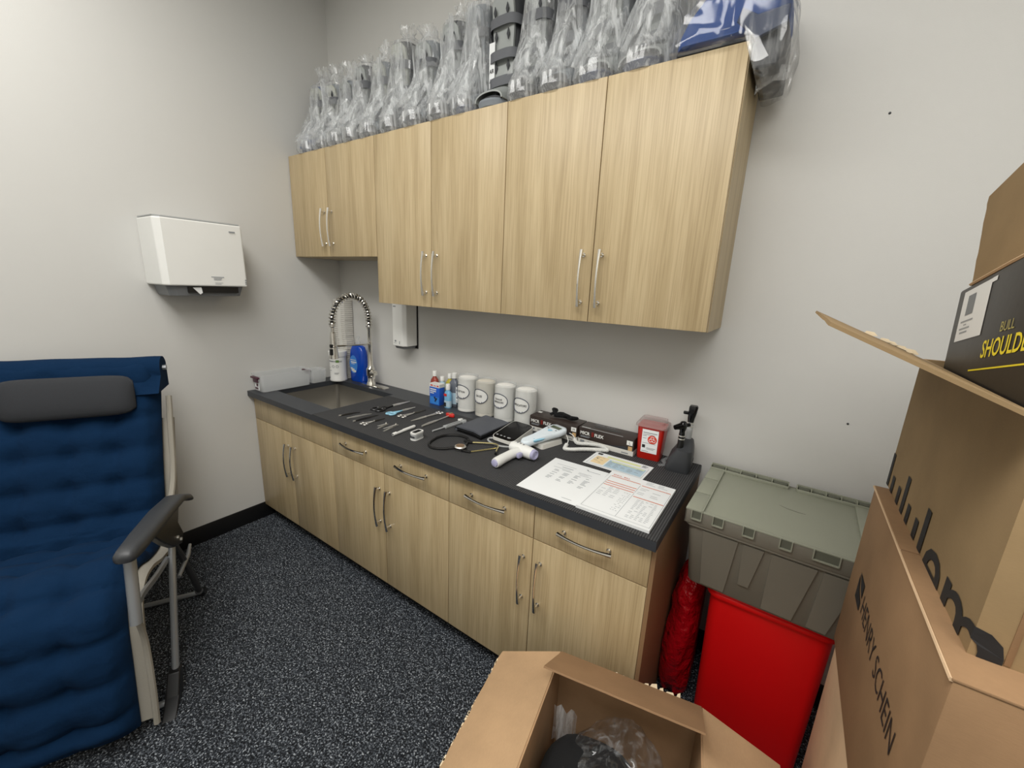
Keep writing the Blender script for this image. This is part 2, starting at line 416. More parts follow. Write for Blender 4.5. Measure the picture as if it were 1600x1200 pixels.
def letters(ob):
    """split big lettering into one object per letter"""
    bm = bmesh.new(); bm.from_mesh(ob.data); seen = set()
    bmesh.ops.remove_doubles(bm, verts=bm.verts[:], dist=1e-5)
    for v0 in bm.verts:
        if v0 in seen: continue
        st = [v0]; isl = []; seen.add(v0)
        while st:
            v = st.pop(); isl.append(v)
            for e in v.link_edges:
                w_ = e.other_vert(v)
                if w_ not in seen: seen.add(w_); st.append(w_)
        mb = MB(); mp = {v: mb.bm.verts.new(v.co) for v in isl}
        for f in {f for v in isl for f in v.link_faces}: mb.face([mp[v] for v in f.verts])
        if not mb.bm.faces: mb.bm.free(); continue
        mb.build('letter', ob.data.materials[0], ob.parent, smooth=0)
    bm.free(); bpy.data.objects.remove(ob)
def strips(name, rects, mat, parent, o=(0, 0, 0), xd=(1, 0, 0), yd=(0, 1, 0), kind=None):
    """flat printed marks: rects (x0,y0,x1,y1) in the plane xd,yd"""
    mb = MB(); o = Vector(o); xd = Vector(xd).normalized(); yd = Vector(yd).normalized()
    for a, b, c, d in rects:
        mb.quad([o+xd*a+yd*b, o+xd*c+yd*b, o+xd*c+yd*d, o+xd*a+yd*d])
    return mb.build(name, mat, parent, smooth=0, kind=kind or ('stuff' if len(rects) > 1 else None))

# ---------------------------------------------------------------- the room
H = .828                      # counter top height
def struct(name, mb, mat):
    o = mb.build(name, mat, None, smooth=0); o['kind'] = 'structure'; return o
RX, RY, RZ = 3.75, -3.1, 3.08
struct('floor', MB().box(0, RX, RY, 0, -.1, 0), 'carpet')
struct('ceiling', MB().box(0, RX, RY, 0, RZ, RZ+.1), 'ceil')
struct('wall_back', MB().box(0, RX, 0, .1, 0, RZ), 'wall')
struct('wall_left', MB().box(-.1, 0, RY, 0, 0, RZ), 'wall')
struct('wall_right', MB().box(RX, RX+.1, RY, 0, 0, RZ), 'wall')
struct('wall_front', MB().box(0, RX, RY-.1, RY, 0, RZ), 'wall')
o = MB().box(0, .008, RY, -.555, 0, .1007, bev=.002).build('baseboard_left', 'base_rubber'); o['kind'] = 'structure'
o = MB().box(2.36, RX, -.008, 0, 0, .1007, bev=.002).build('baseboard_back', 'base_rubber'); o['kind'] = 'structure'
for x, z in ((2.687, 2.017), (2.763, 1.097)):
    m_ = MB(); m_.lathe([(.0035, 0), (.003, .002), (.001, .003)], 8, m=Matrix.Rotation(pi/2, 4, 'X'), o=(x, -.0002, z))
    tag(m_.build('wall_plug', 'dgrey'), 'tiny dark screw hole on the right wall, %s one' % ('upper' if z > 1.5 else 'lower'), 'screw')

# ---------------------------------------------------------------- cabinets
def handle(parent, cx, cz, y, L=.195, horiz=False, yl=None):
    """bowed chrome pull standing off the front"""
    mb = MB(); n = 12; path = []; rr = []
    for i in range(n+1):
        t = i/n*2-1
        d = .022+.012*(1-t*t)
        rr.append(.0042+.0028*abs(t)**3)
        path.append((cx+(t*L/2 if horiz else 0), y-d, cz+(0 if horiz else t*L/2)))
    mb.tube(path, rr, 8)
    for s_ in (-1, 1):
        a = s_*L*.42
        p = (cx+(a if horiz else 0), y, cz+(0 if horiz else a))
        mb.cyl(p, (p[0], y-.024, p[2]), .0045, .0045, 8)
        mb.cyl(p, (p[0], y-.003, p[2]), .0075, .0075, 10)
    return mb.build('handle', 'chrome', parent)
GAP = .0017
def front_panel(name, parent, x0, x1, y, z0, z1):
    return MB().box(x0+GAP, x1-GAP, y, y+.018, z0+GAP, z1-GAP, bev=.0008).build(name, 'wood', parent)
YF = -.6118; ZD = .657; ZB = .0866; ZT = .798
def base_cabinet(label, x0, x1, drawers, side=False):
    t = thing('base_cabinet', label, 'cabinet', (x0, 0, 0)); w = x1-x0
    mb = MB()
    yb = YF+.0185
    mb.box(0, .018, yb, -.002, ZB, ZT); mb.box(w-.018, w, yb, -.002, ZB, ZT)
    mb.box(.018, w-.018, yb, -.002, ZB, ZB+.018); mb.box(.018, w-.018, -.02, -.002, ZB+.018, ZT)
    if drawers: mb.box(.018, w-.018, yb, yb+.1, ZT-.02, ZT)
    mb.build('carcass', 'wood_side', t, smooth=0)
    MB().box(0, w, -.55, -.53, 0, ZB).build('toe_kick', 'toe', t, smooth=0)
    if side:
        MB().box(w-.0005, w+.012, yb-.018, -.002, 0, ZT).build('end_panel', 'wood_side', t, smooth=0)
    h = w/2
    if drawers:
        for k in (0, 1):
            d = front_panel('drawer_front', t, k*h, k*h+h, YF, ZD, ZT-.004)
            handle(d, k*h+h/2+(-.005 if k else -.003), .728, YF, .18, True)
    else:
        front_panel('false_front', t, 0, w, YF, ZD, ZT-.004)
    for k in (0, 1):
        d = front_panel('door', t, k*h, k*h+h, YF, ZB, ZD)
        handle(d, h+(-.034 if k == 0 else .034), .492, YF)
    return t
base_cabinet('light oak base cabinet under the sink, two doors below a plain panel', .004, .787, False)
base_cabinet('light oak base cabinet in the middle of the counter run, beside the sink cabinet', .787, 1.564, True)
base_cabinet('light oak base cabinet at the right end of the counter, next to the red bin', 1.564, 2.340, True, True)
def wall_cabinet(label, x0, x1, xm, z0, side=False):
    t = thing('wall_cabinet', label, 'cabinet', (x0, 0, z0)); w = x1-x0; h = 2.1566-z0; y = -.2905; yb = y+.0185
    mb = MB(); mb.box(0, .018, yb, -.002, 0, h); mb.box(w-.018, w, yb, -.002, 0, h)
    mb.box(.018, w-.018, yb, -.002, 0, .018); mb.box(.018, w-.018, yb, -.002, h-.018, h); mb.box(.018, w-.018, -.008, -.002, .018, h-.018)
    mb.build('carcass', 'wood', t, smooth=0)
    xm -= x0
    for a, b, s_ in ((0, xm, -1), (xm, w, 1)):
        d = front_panel('door', t, a, b, y, 0, h)
        handle(d, xm+s_*.034, .153 if h < .7 else .152, y)
    return t
wall_cabinet('short two-door oak wall cabinet above the sink', .004, .768, .366, 1.602)
wall_cabinet('tall two-door oak wall cabinet in the middle of the upper row', .768, 1.5496, 1.150, 1.3737)
wall_cabinet('tall two-door oak wall cabinet at the right end of the upper row', 1.5496, 2.3419, 1.940, 1.3737)

# countertop with sink opening
SX0, SX1, SY0, SY1 = .105, .665, -.528, -.13
mb = MB()
for a in ((.001, SX0, -.6406, -.001), (SX1, 2.354, -.6406, -.001), (SX0, SX1, -.6406, SY0), (SX0, SX1, SY1, -.001)):
    mb.box(a[0], a[1], a[2], a[3], ZT, H)
bmesh.ops.remove_doubles(mb.bm, verts=mb.bm.verts[:], dist=1e-5)
tag(mb.build('countertop', 'counter', smooth=0), 'dark grey laminate countertop running over all base cabinets', 'countertop')
t = thing('sink', 'stainless steel undermount sink sunk in the dark countertop', 'sink', ((SX0+SX1)/2, (SY0+SY1)/2, 0))
w_, d_ = SX1-SX0, SY1-SY0
mb = MB()
rings = [rrect(w_+.03, d_+.03, .03, 4, z=ZT-.001), rrect(w_, d_, .02, 4, z=ZT-.001), rrect(w_, d_, .02, 4, z=ZT-.02), rrect(w_-.015, d_-.015, .02, 4, z=.625), rrect(w_-.045, d_-.045, .02, 4, z=.612), rrect(.1, .1, .045, 4, z=.604)]
mb.loft(rings, False, True); mb.build('basin', 'sink', t, smooth=50)
MB().lathe([(.045, .6045), (.045, .608), (.03, .608), (.02, .603)], 20).build('drain', 'chrome', t)
# ribbed mat
t = MB(); t.prism([(.675, -.6405), (2.353, -.6405), (2.353, -.006), (1.50, -.006), (1.50, -.17), (.675, -.17)], H, H+.003)
tag(t.build('counter_mat', 'ribbed', smooth=0), 'thin ribbed black rubber mat covering the countertop right of the sink', 'mat')
HM = H+.003

# ---------------------------------------------------------------- things around the sink
def storage_bin(label, x0, x1, y0, y1, h, clips):
    t = thing('storage_bin', label, 'bin', ((x0+x1)/2, (y0+y1)/2, H+.0005), 0)
    w, d = x1-x0, y1-y0; mb = MB()
    mb.loft([rrect(w*.8, d*.9, .012, 3, z=.002), rrect(w*.84, d*.93, .015, 3, z=.004), rrect(w*.97, d*.985, .015, 3, z=h-.006), rrect(w, d, .018, 3, z=h-.006), rrect(w, d, .018, 3, z=h), rrect(w*.93, d*.965, .015, 3, z=h),
             rrect(w*.8, d*.9, .012, 3, z=.005)], True, True)
    mb.build('body', 'clearwall', t)
    if clips:
        for s_ in (-1, 1):
            y = s_*(d/2)
            m2 = MB(); m2.box(-w*.3, w*.3, y-.012, y+.006, h-.022, h-.012, bev=.002); m2.box(-w*.22, w*.22, min(y, y+s_*.004), max(y, y+s_*.004), h-.045, h-.02, bev=.001)
            m2.build('handle_clip', 'maroon', t)
        MB().box(-w*.2, w*.18, -d*.475-.004, -d*.475-.002, .012, h*.55).build('sticker', 'paper', t, smooth=0)
        strips('print', [(-w*.18, .016, w*.1, .028), (-w*.05, .034, w*.12, .05)], 'maroon', t, (0, -d*.475-.0043, 0), (1, 0, 0), (0, 0, 1))
    return t
storage_bin('long clear plastic bin with maroon end clips, left of the sink', .006, .135, -.618, -.315, .103, True)
storage_bin('small clear plastic bin behind the long clear one', .012, .118, -.308, -.205, .085, False)
# stacked paper towel bundles
random.seed(3)
z = H
names = ['lowest', 'second from bottom', 'third from bottom', 'fourth from bottom', 'fourth from top', 'third from top', 'second from top', 'topmost']
for k in range(8):
    hh = .0655
    dx = random.uniform(-.002, .003)+(.004 if k < 4 else 0)
    t = thing('paper_towel_bundle', 'bundle of folded white paper towels in the corner stack, %s' % names[k], 'paper towels', (.0685+dx, -.036, z), random.uniform(-.02, .02), 'paper towel bundles stacked in the corner')
    mb = MB()
    for j in range(5):
        mb.box(-.062+random.uniform(0, .002), .062-random.uniform(0, .003), -.031, .031-random.uniform(0, .001), j*hh/5+.0004, (j+1)*hh/5-.0006, bev=.002)
    mb.build('sheets', 'towel', t)
    MB().box(-.018, .018, -.0322, .0322, .0002, hh-.0004).build('band', 'offwhite', t, smooth=0)
    z += hh
# wipes tub
t = thing('wipes_tub', 'white plastic tub with a printed label behind the faucet', 'tub', (.122, -.128, H))
MB().lathe([(.052, 0), (.0545, .004), (.0545, .012), (.052, .016), (.052, .16), (.055, .162), (.055, .175)], 32).build('body', 'white', t)
MB().lathe([(.0565, .165), (.0575, .17), (.0575, .195), (.052, .2), (.03, .202)], 32).build('lid', 'white', t)
def cylfn(r, az, z0, cx=0, cy=0):
    return lambda x, y: Vector((cx+(r)*cos(az+x/r), cy+(r)*sin(az+x/r), z0+y))
def cylrect(name, rects, mat, parent, r, az, z0):
    mb = MB(); fn = cylfn(r, az, z0)
    for a, b, c, d in rects:
        n = max(1, int(abs(c-a)/.004))
        for i in range(n):
            p, q = a+(c-a)*i/n, a+(c-a)*(i+1)/n
            mb.quad([fn(p, b), fn(q, b), fn(q, d), fn(p, d)])
    return mb.build(name, mat, parent, smooth=0, kind='stuff' if len(rects) > 1 else None)
AZ = radians(-62)
cylrect('label_stripe', [(-.05, .128, .05, .138)], 'lgrey', t, .0524, AZ, 0)
cylrect('label_patch', [(.012, .126, .032, .142)], pm('leaf_green_print', (96, 132, 60), .5), t, .0527, AZ, 0)
cylrect('label_print', [(-.045, .131, -.004, .136), (-.04, .09, -.028, .093), (-.04, .07, -.02, .073), (.0, .055, .03, .058), (.0, .048, .025, .0505)], 'inkgrey', t, .0528, AZ, 0)
for dx in (-.006, .02):
    mb = MB(); mb.tube([cylfn(.053, AZ, 0)(dx+.008*cos(a*pi/6), .1+.008*sin(a*pi/6)) for a in range(12)], .0012, 5, closed=True); mb.build('label_ring', 'inkgrey', t)
# blue soap refill
t = thing('soap_bottle', 'large blue liquid soap bottle beside the wipes tub', 'bottle', (.236, -.05, H), radians(6))
mb = MB(); mb.loft([ell(.118, .06, 24, z=0, e=3), ell(.128, .068, 24, z=.01, e=3), ell(.128, .068, 24, z=.15, e=3), ell(.12, .066, 24, z=.2, e=2.6), ell(.1, .056, 24, z=.228, e=2.4), ell(.06, .045, 24, z=.24), ell(.03, .03, 24, z=.244)])
mb.build('body', 'bluep', t)
MB().lathe([(.014, .242), (.014, .262), (.006, .265), (.006, .285), (.012, .287), (.012, .296)], 14).build('pump', 'clear', t)
mb = MB(); pts = [(-.012+.035*cos(a*pi/12), .115+.06*sin(a*pi/12)) for a in range(24)]
mb.loft([[Vector((p[0], -.0335, p[1])) for p in pts], [Vector((p[0], -.0358, p[1])) for p in pts]]); mb.build('label', 'bluelab', t)
strips('label_print', [(-.038, .142, .012, .146), (-.034, .126, .016, .134), (-.03, .118, .0, .121)], 'white', t, (0, -.0362, 0), (1, 0, 0), (0, 0, 1))
strips('label_wave', [(-.036, .082, -.02, .093), (-.03, .07, -.004, .087), (-.018, .064, .01, .078)], 'white', t, (0, -.0362, 0), (1, 0, 0), (0, 0, 1))
# faucet
t = thing('faucet', 'chrome spring-neck pull-down faucet behind the sink', 'faucet', (0, 0, 0))
mb = MB(); mb.loft([rrect(.25, .052, .025, 5, cx=.42, cy=-.073, z=H+.0003), rrect(.25, .052, .025, 5, cx=.42, cy=-.073, z=H+.004), rrect(.23, .036, .018, 5, cx=.42, cy=-.073, z=H+.009)]); mb.build('base_plate', 'chrome', t)
FX, FY = .392, -.077
mb = MB(); mb.lathe([(.03, H+.004), (.026, H+.02), (.021, H+.03), (.021, H+.06), (.026, H+.066), (.027, H+.11), (.02, H+.12), (.0165, H+.13), (.015, H+.2), (.014, H+.25), (.016, H+.255), (.016, H+.275), (.012, H+.28), (.012, H+.36), (.015, H+.365), (.015, H+.375)], 20, (FX, FY, 0)); mb.build('stem', 'chrome', t)
mb = MB(); mb.cyl((FX+.02, FY-.005, H+.085), (FX+.06, FY-.012, H+.09), .018, .016, 14); mb.tube([(FX+.055, FY-.012, H+.092), (FX+.075, FY-.03, H+.088), (FX+.098, FY-.05, H+.068)], [.008, .006, .005], 8); mb.build('lever', 'chrome', t)
arc = spline([(FX, FY, H+.37), (FX, FY-.006, H+.46), (FX-.006, FY-.045, H+.535), (FX-.016, FY-.11, H+.56), (FX-.026, FY-.18, H+.53), (FX-.03, FY-.222, H+.455), (FX-.03, FY-.228, H+.40)], 8)
MB().tube(arc, .0085, 8).build('hose', 'black', t)
MB().tube(helix(arc, .0165, .018, 12), .0046, 6).build('spring', 'chrome', t)
hx, hy = FX-.03, FY-.228
mb = MB(); mb.lathe([(.011, H+.41), (.017, H+.405), (.017, H+.385), (.01, H+.38), (.01, H+.355), (.015, H+.35), (.018, H+.3), (.025, H+.22), (.027, H+.2), (.02, H+.197)], 18, (hx, hy, 0)); mb.build('spray_head', 'chrome', t)
mb = MB(); mb.box(hx+.002, hx+.020, hy-.028, hy-.014, H+.265, H+.285, bev=.003); mb.box(hx+.002, hx+.020, hy-.030, hy-.016, H+.222, H+.258, bev=.003); mb.build('spray_button', 'black', t)
mb = MB(); mb.tube([(FX, FY-.01, H+.265), (FX-.01, FY-.1, H+.268), (hx, hy+.014, H+.27)], .005, 8); mb.tube([(hx+.019*cos(a*pi/8), hy+.019*sin(a*pi/8), H+.27) for a in range(16)], .004, 6, closed=True); mb.build('holder_arm', 'chrome', t)

# wall dispensers
t = thing('soap_dispenser', 'tall white soap dispenser on the back wall beside the faucet', 'dispenser', (.687, 0, 1.107))
mb = MB(); mb.box(-.06, .06, -.006, -.0005, -.006, .255); mb.build('back_plate', 'black', t, smooth=0)
mb = MB(); mb.loft([[Vector((x, y, z)) for x, y in ((-.056, -.006), (-.056, -.092), (-.04, -.104), (.04, -.104), (.056, -.085), (.056, -.006))] for z in (.012, .262)]); mb.build('cover', 'white', t, smooth=0, bevel=.004)
mb = MB(); mb.loft([[Vector((x, y, z)) for x, y in ((-.045*k, -.008), (-.045*k, -.085*k), (-.035*k, -.095*k), (.035*k, -.095*k), (.045*k, -.08*k), (.045*k, -.008))] for z, k in ((-.004, .92), (.012, 1))]); mb.build('nozzle_base', 'grey', t, smooth=0)
strips('logo', [(-.034, .236, -.012, .242), (-.026, .036, -.012, .046), (-.032, .028, -.01, .030), (.012, .024, .018, .042)], 'inkgrey', t, (0, -.1045, 0), (1, 0, 0), (0, 0, 1))

t = thing('paper_towel_dispenser', 'wide white paper towel dispenser on the left wall', 'dispenser', (0, -.845, 1.405))
def wedge(y0, y1, zt, zb, dt, db, sl):
    # tapered cover: deeper at the top than the bottom
    A = [Vector((.003, y0, zt)), Vector((dt-.02, y0+.004, zt)), Vector((dt, y0+sl, zt)), Vector((dt, y1-sl*.25, zt)), Vector((dt-.02, y1-.002, zt)), Vector((.003, y1, zt))]
    B = [Vector((.003, y0, zb)), Vector((db-.02, y0+.008, zb)), Vector((db, y0+sl, zb)), Vector((db, y1-sl*.25, zb)), Vector((db-.02, y1-.002, zb)), Vector((.003, y1, zb))]
    return [B, A]
mb = MB(); mb.loft(wedge(-.175, .185, .315, .02, .2, .205, .03)); mb.build('cover', 'white', t, smooth=0, bevel=.006)
mb = MB(); mb.loft(wedge(-.170, .18, .3225, .317, .19, .19, .03)); mb.build('top_lip', 'lgrey', t, smooth=0)
mb = MB()
mb.loft([[Vector((x, y, z)) for x, y in ((.003, -.15+i), (.16-i*.5, -.15+i), (.185-i, -.12+i), (.185-i, .145-i), (.17-i, .17-i), (.003, .17-i))] for z, i in ((-.028, .012), (.02, 0))])
mb.build('base_tray', 'grey', t, smooth=0, bevel=.003)
MB().box(.183, .1885, -.075, .14, -.012, .016).build('slot', 'black', t, smooth=0)
mb = MB(); mb.quad([(.189, -.055, .012), (.189, -.02, .014), (.192, -.018, -.012), (.19, -.028, -.02)]); mb.build('paper_tail', 'paper', t, smooth=0)
strips('logo', [(.118, .278, .145, .284), (.168, .04, .176, .045), (.168, .05, .176, .055), (.168, .032, .176, .037)], 'inkgrey', t, (.2065, 0, 0), (0, 1, 0), (0, 0, 1))
mb = MB()
for a in ((.02, .062, .075, .066), (.03, .056, .065, .059), (.03, .05, .062, .053), (.034, .036, .068, .038), (.034, .03, .06, .032)): mb.quad([Vector((.2068, a[0], a[1])), Vector((.2068, a[2], a[1])), Vector((.2068, a[2], a[3])), Vector((.2068, a[0], a[3]))])
mb.build('care_print', 'inkfade', t, smooth=0, kind='stuff')

# ---------------------------------------------------------------- bottles by the back wall
def bottle(label, x, y, w, d, h, capr, caph, bodymat, capmat='white', lab=None, e=2.4, name='bottle'):
    t = thing(name, label, 'bottle', (x, y, H))
    hb = h-caph
    mb = MB(); mb.loft([ell(w*.92, d*.92, 20, z=0, e=e), ell(w, d, 20, z=.005, e=e), ell(w, d, 20, z=hb*.74, e=e), ell(w*.85, d*.88, 20, z=hb*.86, e=2.2), ell(capr*1.7, capr*1.7, 20, z=hb*.95), ell(capr*1.7, capr*1.7, 20, z=hb)])
    mb.build('body', bodymat, t)
    MB().lathe([(capr, hb-.001), (capr, h-.002), (capr*.9, h)], 16).build('cap', capmat, t)
    if lab:
        mb = MB(); rs = [[p for p in ell(w+.0012, d+.0012, 20, z=z, e=e)] for z in (hb*lab[1], hb*lab[2])]
        mb.loft(rs, False, False); mb.build('label', lab[0], t)
    return t
bottle('reddish bottle with a white cap and a teal label, behind the blue box', .925, -.045, .05, .04, .172, .0125, .028, 'pinkred', lab=('teal', .15, .55))
bottle('white-capped bottle directly behind the blue box', .985, -.045, .046, .036, .15, .013, .024, 'paleblue')
bottle('yellow bottle with a white cap behind the grey bottle', 1.032, -.035, .05, .04, .172, .012, .026, 'yellow')
bottle('tall clear grey bottle with a white cap, behind the small light blue bottle', 1.082, -.052, .062, .046, .186, .0145, .028, pm('grey_clear_bottle', (120, 126, 138), .2, trans=.3), lab=('paleblue', .1, .5))
t = bottle('small light blue hand gel bottle with a white cap in front', 1.081, -.102, .042, .028, .132, .0125, .03, 'ltblue', lab=('paleblue', .06, .4), e=3)
strips('logo', [(-.016, .066, .004, .08)], 'redhead', t, (0, -.0155, 0), (1, 0, 0), (0, 0, 1)); strips('logo_dark', [(-.016, .008, .0, .03)], 'ink', t, (0, -.0155, 0), (1, 0, 0), (0, 0, 1))
t = bottle('black bottle with a white printed label and white cap, left of the jars', 1.132, -.052, .048, .042, .178, .0135, .022, 'black')
MB().box(-.02, .023, -.0222, -.0205, .03, .115).build('label', 'paper', t, smooth=0)
strips('label_print', [(-.017, .092, -.006, .104), (-.017, .08, .019, .084), (-.017, .07, .015, .074), (-.015, .05, -.004, .064), (-.017, .036, .019, .04)], 'inkgrey', t, (0, -.0225, 0), (1, 0, 0), (0, 0, 1))
t = thing('medicine_carton', 'blue and white medicine carton standing in front of the bottles', 'carton', (.99, -.093, H), 0)
MB().box(-.037, .037, -.02, .02, 0, .118, bev=.0006).build('box', 'dblue', t)
MB().box(-.0374, .0374, -.0204, .0204, .1, .1186).build('top_band', 'white', t, smooth=0)
strips('print', [(-.032, .084, .014, .091), (-.032, .073, .012, .079), (-.032, .063, -.004, .068)], 'white', t, (0, -.0206, 0), (1, 0, 0), (0, 0, 1))
strips('gradient_panel', [(-.034, .004, .034, .045)], 'bluelab', t, (0, -.0205, 0), (1, 0, 0), (0, 0, 1))
mb = MB(); mb.tube([(0, -.0212, .045), (.012, -.0212, .03), (.004, -.0212, .02), (.02, -.0212, .04)], [.007, .006, .005, .004], 6, sx=.2); mb.build('picture', 'boot_navy', t)
strips('brand_print', [(-.03, .105, -.012, .112), (-.006, .106, .012, .110), (.018, .105, .032, .112)], 'redhead', t, (0, -.0207, 0), (1, 0, 0), (0, 0, 1))
# ---------------------------------------------------------------- labelled jars
def jar(label, x, y, words, fill, ts=.0145):
    t = thing('supply_jar', label, 'jar', (x, y, H), 0, 'clear labelled supply jars along the back wall')
    R_, h = .0545, .19
    MB().lathe([(.044, .004), (.0515, .006), (.0515, h-.012), (.04, h-.005), (.02, h-.003)], 32).build('contents', fill, t)
    mb = MB(); mb.lathe([(.048, 0), (.0535, .002), (R_, .008), (R_, h), (R_+.001, h+.002), (R_-.002, h+.001), (R_-.003, h-.002), (R_-.0025, .02)], 32, cap=False); mb.build('glass', 'clear', t)
    az = radians(-92)
    f = cylfn(R_+.0014, az, .112)
    n = 30; oval = [(.048*cos(2*pi*i/n), .036*sin(2*pi*i/n)) for i in range(n)]
    mb = MB(); vc = mb.bm.verts.new(cylfn(R_+.0008, az, .112)(0, 0)); prev = None
    rings = []
    for k in (.25, .5, .75, 1):
        rings.append([cylfn(R_+.0008, az, .112)(p[0]*k, p[1]*k) for p in oval])
    R1 = mb.loft(rings, False, False)
    for i in range(n): mb.face([vc, R1[0][i], R1[0][(i+1) % n]])
    mb.build('label', 'white', t)
    mb = MB(); mb.tube([f(p[0], p[1]) for p in oval], .0017, 5, closed=True)
    for a in (-.018, -.006, .004, .018):
        p = f(a, -.036*math.sqrt(1-(a/.048)**2)+.003); mb.cyl(p-Vector((0, 0, .003)), p+Vector((0, 0, .003)), .0015, .0015, 5)
    mb.build('label_border', 'boot_navy', t)
    for i, wd in enumerate(words):
        zo = .112-.004+(len(words)-1)*.007-i*.014
        text('label_text', wd, ts, 'ink', t, None, (1, 0, 0), (0, 1, 0), bold=.02, sx=.82, fn=cylfn(R_+.0016, az, zo))
    return t
jar('clear jar labelled COTTON, leftmost of the four, next to the bottles', 1.19, -.066, ['COTTON'], 'cotton')
jar('clear jar labelled GAUZE, second of the four jars', 1.314, -.070, ['GAUZE'], 'gauzefill')
jar('clear jar labelled TONGUE DEPRESSORS, third of the four jars', 1.436, -.070, ['TONGUE', 'DEPRESSORS'], 'cotton', .0125)
jar('clear jar labelled APPLICATORS, nearest the glove boxes', 1.557, -.067, ['APPLICATORS'], 'cotton')

# ---------------------------------------------------------------- glove boxes
def glove_box(label, x, y, w, d, h, rz, slot):
    t = thing('glove_box', label, 'box', (x, y, HM), rz, 'exam glove boxes by the back wall')
    MB().box(-w/2, w/2, -d/2, d/2, 0, h, bev=.0008).build('carton', 'glovebrown', t)
    f = -d/2-.0006
    MB().box(-w/2-.0006, w/2+.0006, f, d/2+.0006, .0005, h*.3).build('white_band', 'offwhite', t, smooth=0)
    mb = MB(); mb.quad([(-w*.05, f-.0002, h*.3), (w/2, f-.0002, h*.3), (w/2, f-.0002, h*.42), (w*.36, f-.0002, h*.5), (w*.2, f-.0002, h*.4)]); mb.build('hand_picture', 'boot_dark', t, smooth=0)
    MB().box(w*.41, w*.48, f-.0004, f, h*.3, h*.55).build('tan_patch', 'tan', t, smooth=0)
    MB().box(w*.38, w*.48, f-.0006, f, h*.62, h*.88).build('size_patch', 'white', t, smooth=0)
    text('size_text', 'L' if slot else 'M', h*.2, 'ink', t, (w*.43, f-.0009, h*.68), (1, 0, 0), (0, 0, 1))
    for k, yy in ((0, f-.0006),):
        text('brand_text', 'MICR', h*.27, 'white', t, (-w*.47, yy, h*.6), (1, 0, 0), (0, 0, 1), align='LEFT', bold=.03, sx=.95)
        text('brand_text', 'FLEX', h*.27, 'white', t, (-w*.20, yy, h*.6), (1, 0, 0), (0, 0, 1), align='LEFT', bold=.03, sx=.95)
        MB().box(-w*.255, -w*.215, f-.0005, f, h*.56, h*.84).build('brand_mark', pm('dark_red_print', (120, 30, 24), .5), t, smooth=0)
    strips('small_print', [(-w*.46, h*.42, -w*.3, h*.46), (-w*.46, h*.48, -w*.28, h*.52)], 'inkgrey', t, (0, f-.0004, 0), (1, 0, 0), (0, 0, 1))
    strips('fine_print', [(-w*.46, h*.1, -w*.38, h*.24), (-w*.32, h*.18, -w*.2, h*.21), (-w*.32, h*.12, -w*.22, h*.15), (w*.3, h*.08, w*.42, h*.14)], 'inkgrey', t, (0, f-.0004, 0), (1, 0, 0), (0, 0, 1))
    if slot:
        mb = MB(); mb.loft([ell(w*.5, d*.24, 20, cx=-.01, z=h+.0002, e=2.3), ell(w*.5, d*.24, 20, cx=-.01, z=h+.0009, e=2.3)]); mb.build('slot', 'black', t)
        text('brand_text', 'MICR  FLEX', d*.2, 'inkgrey', t, (-.03, d*.24, h+.0004), (1, 0, 0), (0, 1, 0), bold=.02)
        strips('edge_flash', [(-w*.46, -d*.48, -w*.3, -d*.36), (-w*.3, -d*.48, w*.3, -d*.42)], 'lgrey', t, (0, 0, h+.0006))
    else:
        strips('edge_flash', [(-w*.48, d*.1, -w*.4, d*.3)], 'white', t, (0, 0, h+.0006))
    return t
glove_box('dark exam glove box with black cord on top, next to the last jar', 1.735, -.062, .245, .1, .073, 0, False)
glove_box('dark exam glove box with an open slot on top, beside the sharps container', 1.986, -.062, .245, .092, .073, 0, True)
t = MB(); random.seed(5)
pts = [(1.70, -.075, .012), (1.72, -.05, .03), (1.705, -.06, .036), (1.73, -.07, .014), (1.75, -.045, .02), (1.77, -.07, .022), (1.79, -.05, .012), (1.81, -.07, .02), (1.825, -.05, .014), (1.80, -.06, .008), (1.76, -.055, .01), (1.72, -.07, .01), (1.74, -.055, .022), (1.78, -.06, .02), (1.82, -.06, .01)]
t.tube(spline([(x, y, HM+.073+z) for x, y, z in pts], 6), .0068, 7)
tag(t.build('coiled_cord', 'blackmat'), 'black bundled cord lying on the left glove box', 'cord')

# ---------------------------------------------------------------- sharps container
t = thing('sharps_container', 'red sharps container with a clear lid and biohazard label', 'sharps container', (2.165, -.022-.03, HM), radians(3))
t.location = (2.163, -.058, HM)
mb = MB(); mb.loft([rrect(.088, .075, .01, 4, z=0), rrect(.09, .078, .01, 4, z=.004), rrect(.104, .09, .012, 4, z=.14)]); mb.build('body', 'sharp', t)
mb = MB(); mb.loft([rrect(.106, .092, .012, 4, z=.134), rrect(.12, .106, .014, 4, z=.138), rrect(.12, .106, .014, 4, z=.146), rrect(.1, .088, .014, 4, z=.152), rrect(.098, .086, .014, 4, z=.162), rrect(.07, .06, .014, 4, z=.164)]); mb.build('lid', 'smoke', t)
def fr(x, z, o=0): return Vector((x, -.0393-.0062*(z/.14)-.0012-o, z))
mb = MB(); mb.quad([fr(-.03, .03), fr(.033, .03), fr(.033, .128), fr(-.03, .128)]); mb.build('label', 'paper', t, smooth=0)
mb = MB(); mb.face(mb.verts([fr(.011+.018*cos(a*pi/12), .088+.018*sin(a*pi/12), .0004) for a in range(24)])); mb.build('biohazard_disc', pm('biohazard_red', (214, 62, 36), .5), t, smooth=0)
mb = MB()
for k in range(3):
    a = pi/2+k*2*pi/3
    c_ = (.011+.007*cos(a), .088+.007*sin(a))
    arcp = [fr(c_[0]+.006*cos(a+j), c_[1]+.006*sin(a+j), .0008) for j in [(-2.4+4.8*i/10) + 0 for i in range(11)]]
    mb.tube(arcp, .0011, 5)
